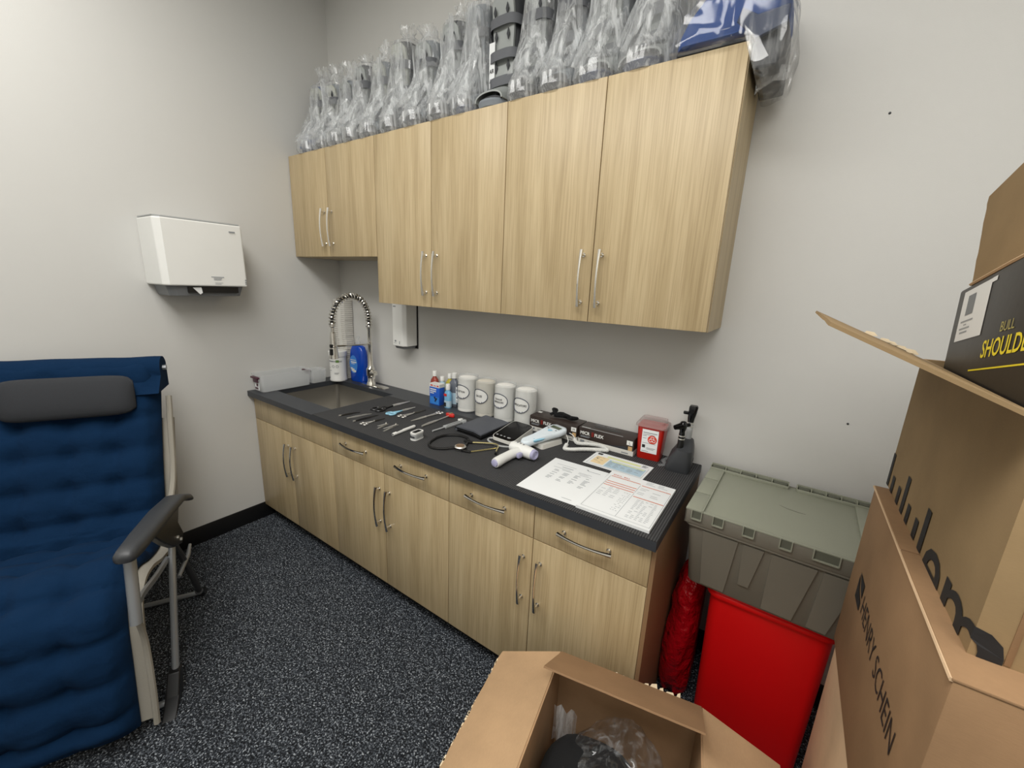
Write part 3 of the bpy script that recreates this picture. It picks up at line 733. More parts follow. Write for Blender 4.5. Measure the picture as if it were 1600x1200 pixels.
mb.tube([fr(.011+.0045*cos(i*pi/6), .088+.0045*sin(i*pi/6), .0008) for i in range(12)], .0007, 5, closed=True)
mb.build('biohazard_symbol', 'paper', t)
mb = MB()
for a in ((-.026, .113, .028, .116), (-.026, .106, .02, .108), (-.026, .1, -.012, .102), (-.026, .09, -.012, .092), (-.026, .07, .026, .0715), (-.008, .05, .026, .052), (-.008, .045, .02, .047), (-.026, .035, .0, .037)):
    mb.quad([fr(a[0], a[1], .0005), fr(a[2], a[1], .0005), fr(a[2], a[3], .0005), fr(a[0], a[3], .0005)])
mb.build('label_print', 'inkgrey', t, smooth=0, kind='stuff')
mb = MB(); mb.quad([fr(-.026, .05, .0006), fr(-.014, .05, .0006), fr(-.014, .063, .0006), fr(-.026, .063, .0006)]); mb.build('label_square', 'ink', t, smooth=0)

# ---------------------------------------------------------------- otoscope set
t = thing('otoscope_charger', 'charcoal desk charger with otoscope and ophthalmoscope handles, right end of counter', 'otoscope', (2.285, -.083, HM), radians(6))
mb = MB()
mb.loft([rrect(.088, .13, .02, 4, cx=-.002, z=0), rrect(.092, .134, .022, 4, cx=-.002, z=.012), rrect(.082, .125, .022, 4, cx=.003, z=.05), rrect(.06, .115, .02, 4, cx=.012, z=.085), rrect(.042, .06, .018, 4, cx=.016, cy=.022, z=.108), rrect(.03, .04, .014, 4, cx=.018, cy=.022, z=.114)])
mb.build('base', 'dgrey', t)
MB().box(.0425, .0455, .03, .042, .02, .034, bev=.001).build('socket', 'black', t)
def scope(cx, cy, z0, mat, ophth):
    mb = MB(); mb.lathe([(.0095, z0), (.0115, z0+.004), (.0115, z0+.075), (.0095, z0+.08)], 16, (cx, cy, 0)); h_ = mb.build('handle_tube', mat, t)
    mb = MB(); mb.lathe([(.0123, z0+.062), (.0123, z0+.066)], 16, (cx, cy, 0)); mb.lathe([(.0123, z0+.074), (.0123, z0+.078)], 16, (cx, cy, 0)); mb.build('collar_ring', 'steel', h_)
    mb = MB()
    if ophth:
        mb.loft([ell(.022, .022, 16, cx, cy, z0+.08), ell(.026, .024, 16, cx, cy, z0+.095), ell(.03, .026, 16, cx+.002, cy, z0+.115, 3), ell(.032, .026, 16, cx+.004, cy, z0+.14, 4), ell(.026, .022, 16, cx+.004, cy, z0+.146, 4)])
        mb.cyl((cx-.002, cy-.012, z0+.128), (cx-.002, cy-.017, z0+.128), .007, .006, 12)
        mb.box(cx-.03, cx-.008, cy-.006, cy+.006, z0+.108, z0+.12, bev=.003)
    else:
        mb.loft([ell(.022, .022, 16, cx, cy, z0+.08), ell(.02, .02, 16, cx, cy, z0+.095), ell(.028, .032, 16, cx, cy-.002, z0+.108), ell(.03, .036, 16, cx, cy-.004, z0+.122), ell(.02, .026, 16, cx, cy-.003, z0+.131), ell(.008, .01, 16, cx, cy-.003, z0+.134)])
        mb.cyl((cx-.005, cy-.012, z0+.117), (cx-.026, cy-.03, z0+.112), .013, .009, 14)
        mb.cyl((cx+.012, cy+.006, z0+.118), (cx+.022, cy+.012, z0+.12), .007, .007, 10)
    mb.build('instrument_head', 'blackgl', h_)
scope(-.004, -.032, .062, 'black', False)
scope(.016, .026, .100, 'lgrey', True)
mb = MB(); mb.tube(spline([(2.262, .0, HM+.02), (2.235, -.05, HM+.012), (2.225, -.085, HM+.01), (2.24, -.115, HM+.008), (2.22, -.135, HM+.006)], 6), [.004]*25, 6, sx=2.2)
tag(mb.build('specula_sleeve', 'clear'), 'clear plastic sleeve of ear tips beside the otoscope charger', 'sleeve')

# ---------------------------------------------------------------- papers
def sheet(name, label, cat, x0, x1, y0, y1, th, rz=0, z=HM):
    t = thing(name, label, cat, ((x0+x1)/2, (y0+y1)/2, z), rz)
    MB().box(-(x1-x0)/2, (x1-x0)/2, -(y1-y0)/2, (y1-y0)/2, .0002, th).build('sheet', 'paper', t, smooth=0)
    return t
random.seed(9)
t = sheet('form_sheet', 'white form with a faint grey table, left of the orange-lined form', 'paper', 1.872, 2.094, -.612, -.322, .0012, radians(1))
rc = []
for c in range(4):
    for r in range(10):
        if random.random() < .12: continue
        x = -.065+c*.042
        rc.append((x, .05-r*.0085-c*.002, x+random.uniform(.012, .022), .0535-r*.0085-c*.002))
for a in ((-.05, .082, -.005, .086), (-.08, .07, -.01, .072), (-.04, .06, .0, .063), (.02, .078, .07, .08), (.02, .07, .06, .072), (.03, .06, .075, .062), (.04, -.09+.2, .09, .113), (-.08, .1, .0, .102)): rc.append(a)
strips('table_print', rc, 'inkfade', t, (0, 0, .0016), kind=None)
strips('footer_print', [(.05, -.125, .085, -.123)], 'inkgrey', t, (0, 0, .0016)); strips('logo', [(.035, .116, .042, .12)], 'ink', t, (0, 0, .0016))
t = sheet('form_stack', 'stack of white forms with orange heading lines near the counter corner', 'paper', 2.098, 2.325, -.616, -.309, .009, radians(0))
def grid(x0, x1, n, y0, y1, m, p=.8):
    out = []
    for i in range(n):
        for j in range(m):
            if random.random() < p:
                x = x0+(x1-x0)*i/n; y = y1-(y1-y0)*j/m
                out.append((x, y-.0022, x+(x1-x0)/n*random.uniform(.45, .85), y))
    return out
zz = .0094
strips('heading_bars', [(-.1, .112, .005, .116), (.012, .104, .108, .108), (-.1, .068, .005, .072), (-.1, .052, .005, .056), (-.1, .036, .005, .040), (.012, .012, .108, .016)], 'orange', t, (0, 0, zz))
text('heading', 'ENCL. BILL', .013, 'orange', t, (-.098, .124, zz), (1, 0, 0), (0, 1, 0), align='LEFT', bold=.01)
strips('outline', [(-.103, -.14, -.102, .112), (.109, -.14, .11, .104), (-.103, -.141, .11, -.140), (.0075, -.14, .0085, .036), (.0075, .04, .0085, .104)], 'inkgrey', t, (0, 0, zz))
strips('table_print', grid(-.095, -.03, 3, -.05, .03, 7)+grid(-.02, .004, 3, -.12, .02, 12)+grid(.03, .1, 5, -.13, 0, 14)+grid(.015, .1, 2, .03, .098, 6, .7)+grid(.02, .1, 2, .118, .145, 3), 'inkfade', t, (0, 0, zz))
t = sheet('reference_card', 'small laminated reference card with coloured panels, behind the forms', 'card', 1.972, 2.208, -.292, -.157, .0014, radians(-1.5))
strips('picture_panel', [(-.098, -.045, -.045, .03)], 'cream', t, (0, 0, .0017)); strips('table_panel', [(-.04, -.052, .105, .02)], 'paleblue', t, (0, 0, .0017))
strips('title_band', [(-.06, .034, .075, .05)], 'paleyel', t, (0, 0, .0017)); strips('green_band', [(-.03, .008, .1, .016)], 'paleyel', t, (0, 0, .002))
strips('logo', [(-.105, .044, -.085, .06), (-.09, .0, -.084, .008)], 'ink', t, (0, 0, .002)); strips('card_border', [(-.108, -.06, .11, -.0588), (-.108, -.06, -.107, .035), (.109, -.06, .11, .035)], 'inkgrey', t, (0, 0, .002))
strips('table_print', grid(-.036, .1, 5, -.045, .004, 5)+grid(-.094, -.05, 2, -.04, .02, 5)+grid(.08, .108, 1, .035, .058, 5), 'inkgrey', t, (0, 0, .0021))

# ---------------------------------------------------------------- instruments on the mat
def scissors(label, x, y0, y1, ring, rw, hmat, bmat, name='scissors', cat='scissors', spread=.014, rz=0, hooked=False, thick=.0028):
    L = y1-y0; t = thing(name, label, cat, (x, y0, HM), rz); s = 1 if L > 0 else -1; L = abs(L)
    piv = L*.52
    for k in (-1, 1):
        mb = MB()
        mb.tube([(k*spread+ring*.8*cos(a*pi/8), s*(ring+ring*1.25*sin(a*pi/8)), .004+.001*k) for a in range(16)], rw, 6, closed=True)
        mb.tube([(k*spread*.8, s*ring*2.1, .004+.001*k), (k*.004, s*piv*.85, .004+.001*k), (-k*.001, s*piv, .004)], [rw*1.1, thick, thick], 6)
        mb.build('finger_loop', hmat, t)
        mb = MB(); mb.tube([(-k*.001, s*piv*.95, .004+.0008*k), (-k*.0035, s*piv*1.25, .004+.0008*k), (-k*.0006, s*L, .004+.0008*k)], [thick*1.2, thick*1.1, thick*.35], 6, sx=.9)
        mb.build('blade', bmat, t)
    MB().cyl((0, s*piv, .001), (0, s*piv, .0085), .0035, .0035, 10).build('pivot', 'steel', t)
    return t
scissors('large trauma shears with black handles, nearest the sink', .852, -.405, -.178, .021, .0055, 'black', 'steel', spread=.019, rz=radians(-3), thick=.0045)
scissors('small scissors with light blue handles', .957, -.402, -.232, .0145, .004, 'cyan', 'steel', spread=.0135, rz=radians(-3), thick=.0032)
scissors('steel hemostat between the blue scissors and the long probe', 1.03, -.39, -.226, .010, .0022, 'steel', 'dsteel', 'hemostat', 'clamp', spread=.0165, rz=radians(-4))
scissors('long steel forceps with its loops toward the bottles', 1.128, -.205, -.40, .010, .0022, 'steel', 'steel', 'hemostat', 'clamp', spread=.0125, rz=radians(-3))
scissors('small steel hemostat near the counter front edge', .986, -.578, -.455, .009, .002, 'steel', 'dsteel', 'hemostat', 'clamp', spread=.0145, rz=radians(-5), thick=.002)
def tweezers(label, x, y0, y1, mat, rz, curve=.0):
    t = thing('tweezers', label, 'tweezers', (x, y0, HM), rz); L = y1-y0
    for k in (-1, 1):
        mb = MB(); mb.tube([(k*.001, 0, .004), (k*.006+curve*.3, L*.35, .004), (k*.004+curve*.8, L*.75, .004), (k*.0012+curve*1.6, L, .003)], [.003, .0032, .002, .0009], 6, sx=.5); mb.build('arm', mat, t)
    MB().cyl((0, -.006, .004), (0, .006, .004), .0042, .0036, 8).build('joint', 'steel', t)
tweezers('thin dark tweezers, leftmost tool near the front edge', .802, -.57, -.47, 'dsteel', radians(-8), .006)
tweezers('bright steel curved tweezers, second tool from the sink along the front', .864, -.567, -.45, 'steel', radians(-6), .008)
tweezers('dark steel tweezers beside the small hemostat', .922, -.575, -.44, 'dsteel', radians(-4), .0)
def clipper(label, x, y, L, rz):
    t = thing('nail_clipper', label, 'nail clipper', (x, y, HM), rz)
    mb = MB(); mb.loft([[Vector((sx*w, yy, z)) for sx, z in ((-1, .001), (1, .001), (1, .003), (-1, .003))] for yy, w in ((0, .004), (L*.3, .006), (L*.85, .007), (L, .006))]); mb.build('lower_arm', 'steel', t)
    mb = MB(); mb.loft([[Vector((sx*w, yy, zz_+dz)) for sx, dz in ((-1, 0), (1, 0), (1, .0018), (-1, .0018))] for yy, w, zz_ in ((0, .0035, .013), (L*.45, .005, .008), (L*.95, .0055, .004))]); mb.build('lever', 'steel', t)
    MB().cyl((0, L*.88, .0), (0, L*.88, .012), .0035, .0035, 8).build('pin', 'chrome', t)
clipper('short chrome nail clipper, left of the larger clipper', 1.082, -.565, .07, radians(14))
clipper('larger chrome nail clipper beside the penlight', 1.13, -.57, .1, radians(13))
t = thing('penlight', 'white medical penlight lying by the pulse oximeter', 'penlight', (1.203, -.58, HM), radians(4))
MB().tube([(0, 0, .0075), (0, .004, .0075), (0, .13, .0075), (0, .136, .0075)], [.006, .0073, .0073, .0055], 14).build('barrel', 'white', t)
MB().tube([(.002, .02, .0155), (.001, .03, .017), (0, .055, .0158)], [.002, .0025, .002], 6).build('clip', 'dgrey', t)
MB().cyl((0, -.0005, .0075), (0, .001, .0075), .004, .004, 10).build('tip', 'dgrey', t)
t = thing('pulse_oximeter', 'white and grey fingertip pulse oximeter near the counter front edge', 'oximeter', (1.303, -.533, HM), radians(4))
for z0, z1, mt, nm, k in ((0, .006, 'white', 'lower_shell', 1), (.006, .014, 'lgrey', 'lower_body', .96), (.015, .026, 'lgrey', 'upper_body', .96), (.026, .033, 'white', 'upper_shell', 1)):
    mb = MB(); mb.loft([rrect(.036*k, .06*k, .014, 5, z=z0+.0003), rrect(.036*k, .06*k, .014, 5, z=z1)]); mb.build(nm, mt, t)
mb = MB(); mb.loft([rrect(.022, .042, .006, 4, z=.0331), rrect(.022, .042, .006, 4, z=.0338)]); mb.build('screen', 'blackgl', t)
MB().box(-.012, .012, -.0305, -.026, .012, .019, bev=.002).build('finger_opening', 'dgrey', t)
# percussion hammer
t = thing('reflex_hammer', 'percussion hammer with a red triangular rubber head', 'hammer', (1.212, -.418, HM), radians(1))
MB().tube([(0, 0, .005), (0, .05, .006), (0, .09, .006), (0, .11, .007), (0, .19, .009)], [.004, .0065, .0055, .0028, .0028], 10, sx=1.).build('handle', 'steel', t)
mb = MB(); mb.prism([(-.028, .0), (-.02, -.007), (0, -.011), (.02, -.007), (.028, 0), (.022, .009), (.006, .016), (-.006, .016), (-.022, .009)], 0, .016, Matrix.Translation((0, .195, .002))); mb.build('head', 'redhead', t, bevel=.003)
MB().box(-.004, .004, .186, .213, .0175, .02, bev=.001).build('head_clip', 'brass', t)
# tuning fork
t = thing('tuning_fork', 'aluminium tuning fork with weighted prongs beside the blood pressure cuff', 'tuning fork', (1.298, -.435, HM), radians(-4))
mb = MB(); mb.tube([(0, 0, .006), (0, .075, .006)], .0038, 10); mb.box(-.011, .011, .072, .09, .001, .012, bev=.002)
for k in (-1, 1): mb.box(k*.008-.003, k*.008+.003, .088, .195, .002, .011, bev=.001)
mb.build('fork', 'lgrey', t)
for k in (-1, 1):
    m2 = MB(); m2.box(k*.0115-.008, k*.0115+.008, .178, .2, .0, .017, bev=.003); m2.cyl((k*.02, .189, .009), (k*.026, .189, .009), .006, .006, 12); m2.build('weight', 'white' if k < 0 else 'lgrey', t)

# stethoscope
t = thing('stethoscope', 'black stethoscope with a champagne coloured chestpiece and ear tubes', 'stethoscope', (0, 0, HM))
zz = .006
MB().tube(spline([(1.508, -.515, zz+.004), (1.475, -.552, zz), (1.432, -.572, zz), (1.395, -.553, zz), (1.374, -.505, zz), (1.372, -.455, zz), (1.392, -.42, zz), (1.43, -.398, zz), (1.472, -.40, zz), (1.50, -.425, zz), (1.518, -.458, zz), (1.535, -.495, zz-.001), (1.548, -.52, zz)], 8), .0052, 8).build('tubing', 'black', t)
MB().tube(spline([(1.488, -.437, zz+.003), (1.505, -.434, zz+.003), (1.528, -.428, zz+.003)], 5), .0058, 8).build('yoke', 'black', t)
MB().tube(spline([(1.525, -.508, zz), (1.55, -.514, zz), (1.582, -.505, zz)], 5), .0052, 8).build('yoke', 'black', t)
MB().tube(spline([(1.525, -.429, zz+.003), (1.57, -.402, zz+.004), (1.612, -.386, zz+.006), (1.637, -.395, zz+.006), (1.652, -.425, zz+.004), (1.664, -.446, zz+.003)], 6), .003, 8).build('ear_tube', 'brass', t)
MB().tube(spline([(1.578, -.506, zz), (1.605, -.462, zz), (1.634, -.412, zz), (1.641, -.404, zz)], 6), .003, 8).build('ear_tube', 'brass', t)
MB().tube([(1.664, -.445, zz+.003), (1.668, -.453, zz+.002), (1.671, -.46, zz+.001)], [.003, .006, .005], 10).build('ear_tip', 'black', t)
mb = MB(); mb.lathe([(.02, .001), (.024, .004), (.024, .012), (.021, .016), (.018, .0165)], 28, (1.522, -.501, 0)); mb.build('chestpiece', 'steel', t)
mb = MB(); mb.lathe([(.0175, .0166), (.0175, .0176), (.008, .0178)], 24, (1.522, -.501, 0)); mb.build('diaphragm', 'bronze', t)
mb = MB(); mb.lathe([(.0242, .005), (.0258, .006), (.0258, .010), (.0242, .011)], 28, (1.522, -.501, 0), cap=False); mb.build('rim_ring', 'blackgl', t)

# cuff and monitor
t = thing('blood_pressure_cuff', 'folded slate grey blood pressure cuff on the mat', 'cuff', (1.447, -.245, HM), radians(0))
def cuffsheet(z0, z1, off, mt, nm):
    mb = MB(); n = 10; A = []
    for i in range(n+1):
        tt = i/n; y = -.108+.216*tt
        A.append([Vector((-.077+off*.5, y-.012*off*20, z0+.003*sin(tt*3))), Vector((-.03, y-.004, z0+.002+.004*sin(tt*5))), Vector((.03, y-.01, z0+.002+.003*sin(tt*4+1))), Vector((.078, y-.018, z0)),
                  Vector((.078, y-.018, z1)), Vector((.03, y-.01, z1+.004+.003*sin(tt*4+1))), Vector((-.03, y-.004, z1+.003+.004*sin(tt*5))), Vector((-.077+off*.5, y-.012*off*20, z1))])
    mb.loft(A); return mb.build(nm, mt, t, smooth=60)
cuffsheet(.001, .005, .1*0, 'black', 'lower_layer'); cuffsheet(.009, .013, 0, 'blackmat', 'inner_layer'); cuffsheet(.019, .025, 0, 'cuff', 'upper_layer')
mb = MB(); mb.tube(spline([(-.076, -.1, .003), (-.088, -.1, .013), (-.076, -.1, .023)], 5), .003, 6); mb.build('fold', 'cuff', t)
mb = MB()
prof = [Vector((-.076-.014*sin(pi*i/8), 0, .003+.0095*(1-cos(pi*i/8)))) for i in range(9)]
mb.loft([[p+Vector((0, y, 0)) for p in prof] for y in (-.108, 0, .106)], False, False, closed=False); mb.build('side_fold', 'cuff', t)
t = thing('blood_pressure_monitor', 'black-topped blood pressure monitor beside the slate cuff', 'monitor', (1.62, -.262, HM), radians(-4))
def ring(w, l, z0, z1, r, ins=0):
    pts = rrect(w-ins, l-ins, r, 5)
    return [Vector((p.x, p.y, z0+(z1-z0)*(p.y+l/2)/l)) for p in pts]
mb = MB(); mb.loft([ring(.112, .156, .002, .002, .02, .01), ring(.118, .162, .006, .006, .022), ring(.118, .162, .020, .052, .022)]); mb.build('body', 'offwhite', t)
mb = MB(); mb.loft([ring(.118, .162, .0202, .0522, .022, .004), ring(.118, .162, .0225, .0545, .02, .01)]); mb.build('glass_top', 'blackgl', t)
for i, (bx, r_b) in enumerate(((-.04, .006), (-.019, .0055), (.0, .005), (.025, .009))):
    mb = MB(); mb.lathe([(r_b, .0265), (r_b, .0272), (r_b*.6, .0274)], 14, (bx, -.058, .0)); mb.build('button', 'lgrey', t)
mb = MB(); mb.tube(spline([(-.045, -.06, .006), (-.068, -.076, .005), (-.06, -.098, .005), (-.02, -.115, .005), (.03, -.112, .005), (.066, -.08, .005), (.076, -.035, .005), (.066, -.005, .008), (.055, .01, .01)], 7), .0042, 8); mb.build('air_hose', 'lgrey', t)

# thermometers
t = thing('infrared_thermometer', 'white pistol-shaped infrared thermometer with lilac grip end', 'thermometer', (1.762, -.398, HM), radians(-10))
mb = MB(); mb.loft([[p for p in [Vector((x, .0+ry*cos(a*pi/8), .027+rz_*sin(a*pi/8))) for a in range(16)]] for x, ry, rz_ in ((-.066, .012, .012), (-.06, .022, .021), (-.02, .026, .026), (.035, .023, .024), (.052, .021, .022))]); mb.build('barrel', 'white', t)
mb = MB(); mb.loft([[Vector((x, ry*cos(a*pi/8), .027+ry*sin(a*pi/8))) for a in range(16)] for x, ry in ((.052, .021), (.062, .020), (.064, .016), (.058, .011))]); mb.build('sensor_ring', 'lilac', t)
mb = MB(); mb.loft([[Vector((cx_+rx*cos(a*pi/8), y, cz_+rz_*sin(a*pi/8))) for a in range(16)] for y, cx_, rx, cz_, rz_ in ((-.012, -.012, .022, .024, .02), (-.06, -.012, .0185, .022, .018), (-.11, -.006, .02, .021, .018), (-.145, .002, .021, .021, .019), (-.158, .004, .019, .021, .017))]); mb.build('grip', 'white', t)
mb = MB(); mb.loft([[Vector((.004+rx*cos(a*pi/8), y, .021+rz_*sin(a*pi/8))) for a in range(16)] for y, rx, rz_ in ((-.1585, .016, .014), (-.163, .015, .013), (-.165, .008, .007))]); mb.build('grip_end', 'lilac', t)
MB().box(.008, .022, -.05, -.026, .012, .032, bev=.004).build('trigger', 'lilac', t)
for k in range(3): MB().lathe([(.004, .0525), (.004, .0535)], 10, (-.03+k*.016, -.002, 0)).build('button', 'inkgrey', t)
t = thing('probe_thermometer', 'white and pale blue handheld thermometer with a screen and coiled white cord', 'thermometer', (1.755, -.235, HM), radians(-16))
mb = MB(); mb.loft([rrect(.07, .13, .012, 4, cx=.01, cy=.02, z=.0005), rrect(.066, .126, .012, 4, cx=.008, cy=.02, z=.02)]); mb.build('cradle', 'offwhite', t)
def dring(z, k):
    P = [(-.012, -.115), (.012, -.118), (.026, -.1), (.028, -.04), (.036, .02), (.045, .06), (.044, .1), (.03, .116), (-.03, .116), (-.044, .1), (-.045, .06), (-.036, .02), (-.026, -.04), (-.024, -.1)]
    return [Vector((x*k, y*(1-(1-k)*.3), z+.02*(y+.118)/.23)) for x, y in P]
mb = MB(); mb.loft([dring(.018, .9), dring(.022, 1), dring(.036, 1), dring(.042, .88)]); mb.build('body', 'skyw', t, smooth=50)
def dz(y): return .0428+.02*(y+.118)/.23
mb = MB(); mb.quad([(-.028, .07, dz(.07)+.0006), (.026, .07, dz(.07)+.0006), (.026, .092, dz(.092)+.0006), (-.028, .092, dz(.092)+.0006)]); mb.build('screen', 'lcd', t, smooth=0)
mb = MB(); mb.quad([(-.014, .045, dz(.045)+.0006), (0, .03, dz(.03)+.0006), (.014, .045, dz(.045)+.0006), (0, .052, dz(.052)+.0006)]); mb.build('blue_key', 'cyan', t, smooth=0)
for k in (-.024, .022): MB().lathe([(.004, 0), (.004, .0012)], 8, (k, .056, dz(.056))).build('round_key', 'inkgrey', t)
mb = MB(); mb.loft([ell(.012, .08, 16, cx=.024, cy=-.04, z=.034), ell(.03, .086, 16, cx=.02, cy=-.04, z=.042), ell(.01, .06, 16, cx=.018, cy=-.04, z=.0465)]); mb.build('probe_grip', 'cyan', t)
ct = [(.03, .11, .035), (.065, .09, .02), (.085, .055, .008), (.10, .04, .008), (.125, .055, .010), (.155, .10, .012), (.19, .155, .010), (.205, .175, .008), (.195, .19, .008), (.165, .185, .012), (.13, .15, .016), (.09, .12, .014), (.05, .135, .03), (.035, .125, .04)]
pts = [Matrix.Rotation(-0.05, 3, 'Z') @ Vector(p) for p in ct]
pth = spline(pts, 8)
mb = MB(); mb.tube(helix(pth[12:-12], .0062, .0058, 8), .0028, 5); mb.tube(pth[12:-12], .0055, 8); mb.tube(pth[:14], .002, 6); mb.tube(pth[-14:], .002, 6); mb.build('coiled_cord', 'white', t)

# ---------------------------------------------------------------- grey tote, red bin, red bag
t = thing('red_waste_bin', 'bright red rectangular plastic waste bin under the grey tote', 'bin', (2.646, -.21, 0))
mb = MB(); mb.loft([rrect(.29, .31, .03, 5, z=.002), rrect(.3, .32, .03, 5, z=.008), rrect(.325, .345, .035, 5, z=.56), rrect(.322, .342, .03, 5, z=.56), rrect(.29, .31, .03, 5, z=.02)], True, True); mb.build('body', 'red', t)
mb = MB(); mb.loft([rrect(.326, .346, .035, 5, z=.556), rrect(.345, .365, .038, 5, z=.558), rrect(.35, .37, .04, 5, z=.566), rrect(.348, .368, .04, 5, z=.572), rrect(.340, .360, .036, 5, z=.575), rrect(.350, .370, .04, 5, z=.579), rrect(.346, .366, .038, 5, z=.588), rrect(.325, .345, .035, 5, z=.589), rrect(.318, .338, .033, 5, z=.56)], False, False); mb.build('rim', 'red', t)
random.seed(11)
mb = MB(); rings = []
for i, (z, w, d, cx, cy) in enumerate(((.012, .07, .12, .02, 0), (.02, .12, .2, .01, 0), (.08, .15, .24, .0, 0), (.16, .15, .25, -.004, 0), (.24, .14, .25, 0, .0), (.32, .125, .24, .008, 0), (.40, .11, .22, .012, .0), (.47, .10, .2, .018, 0), (.52, .085, .17, .026, 0), (.556, .05, .13, .035, 0))):
    ring_ = ell(w, d, 28, cx, cy, z)
    out = []
    for p in ring_:
        n_ = noise.noise(Vector((p.x*22+5, p.y*22, p.z*14)))*.022+abs(noise.noise(Vector((p.x*40, p.y*40, p.z*26))))*.022+abs(noise.noise(Vector((p.x*80, p.y*80, p.z*60))))*.008
        dv = Vector((p.x-cx, p.y-cy, 0)).normalized(); q = p+dv*n_
        q.x = max(-.054, min(q.x, .068)); out.append(q)
    rings.append(out)
mb.loft(rings)
o = mb.build('red_waste_bag', 'redbag', smooth=50, loc=(2.40, -.20, 0))
o.scale = (.85, 1, 1)
tag(o, 'crumpled dark red plastic bag between the cabinet end and the red bin', 'bag')

t = thing('lidded_tote', 'sage grey plastic tote with hinged lid on top of the red bin', 'tote', (2.625, -.235, .59), radians(-1.5))
TW, TD, TH = .475, .40, .262
def trap(z, k, y0=0): return rrect(TW*k, TD*k, .02, 4, z=z)
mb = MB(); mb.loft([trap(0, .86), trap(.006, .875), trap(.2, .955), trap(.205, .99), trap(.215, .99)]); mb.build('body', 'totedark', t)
# tapered panels standing proud on the front and left
for a, b, zl in ((-.19, -.10, 0.01), (-.075, -.03, .06), (.0, .10, .01), (.125, .19, .01)):
    m2 = MB()
    def fp(x, z): return Vector((x*(.875+.08*z/.2), -TD/2*(.875+.08*z/.2)-.0045, z))
    q = [fp(a, zl), fp(b-.015, zl), fp(b+.01, .198), fp(a-.0, .198)]
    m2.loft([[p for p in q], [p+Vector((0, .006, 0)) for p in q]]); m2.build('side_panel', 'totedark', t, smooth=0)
mb = MB()
z0, z1 = .212, TH
# lid rim (4 strips) with recessed top
mb.box(-TW/2, TW/2, -TD/2, -TD/2+.006, z0, z1-.004, bev=.002)
mb.box(-TW/2, -TW/2+.006, -TD/2, TD/2, z0, z1-.004, bev=.002); mb.box(TW/2-.006, TW/2, -TD/2, TD/2, z0, z1-.004, bev=.002); mb.box(-TW/2, TW/2, TD/2-.006, TD/2, z0, z1-.004, bev=.002)
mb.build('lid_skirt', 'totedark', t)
# skirt notches: small loops on the front
for i, x in enumerate((-.205, -.145, -.065, .025, .115, .205)):
    w = .02 if i != 4 else .04
    m2 = MB()
    zt = z1-.003
    for a, b, c, d in ((-w-.002, -w+.002, -.028, 0), (w-.002, w+.002, -.028, 0), (-w, w, -.030, -.026)):
        m2.box(x+a*.7, x+b*.7, -TD/2-.005, -TD/2+.002, zt+c, zt+d)
    m2.build('lid_latch', 'tote', t, smooth=0)
    m3 = MB(); m3.box(x-w*.65, x+w*.65, -TD/2-.0012, -TD/2+.001, zt-.026, zt-.002); m3.build('latch_recess', 'totemark', t, smooth=0)
mb = MB(); mb.box(-TW/2+.004, TW/2-.004, -TD/2+.004, TD/2-.004, z1-.012, z1-.006, bev=.001); mb.build('lid_panel', 'tote', t)
mb = MB()
for a in ((-TW/2, -TW/2+.045, -TD/2, -.075), (-TW/2, -TW/2+.045, -.068, .06), (-TW/2, -TW/2+.045, .067, TD/2-.03)):
    mb.box(a[0], a[1], a[2], a[3], z1-.008, z1, bev=.002)
mb.box(-TW/2+.045, -TW/2+.049, -TD/2, TD/2-.03, z1-.008, z1+.001)
mb.box(TW/2-.045, TW/2, -TD/2, TD/2-.03, z1-.008, z1, bev=.002)
mb.box(-TW/2+.045, TW/2-.045, -TD/2, -TD/2+.012, z1-.008, z1-.002, bev=.001)
mb.build('lid_border', 'tote', t)
for s_, x0, x1 in ((-1, -TW/2+.002, .012), (1, .036, TW/2)):
    mb = MB(); mb.box(x0, x1, TD/2-.034, TD/2-.028, z1-.008, z1+.004, bev=.001); mb.box(x0, x1, TD/2-.008, TD/2-.004, z1-.008, z1+.012)
    n = 5
    for i in range(n+1): mb.box(x0+(x1-x0)*i/n-.0015, x0+(x1-x0)*i/n+.0015, TD/2-.03, TD/2-.004, z1-.008, z1+.010)
    mb.build('hinge_strip', 'tote', t)
    for i in range(n): 
        m2 = MB(); a, b = x0+(x1-x0)*i/n+.004, x0+(x1-x0)*(i+1)/n-.004
        if i % 2 == 0: m2.box(a, b, TD/2-.025, TD/2-.009, z1-.006, z1+.008, bev=.003)
        else: m2.box(a, b, TD/2-.022, TD/2-.012, z1-.006, z1+.003, bev=.002)
        m2.build('hinge_knuckle', 'totemark', t)
mb = MB(); mb.tube([(-.005, .02, z1-.0058), (.02, .008, z1-.0058), (.05, .004, z1-.0058), (.065, .006, z1-.0058)], [.0004, .0012, .001, .0004], 4); mb.build('scuff', 'totemark', t)

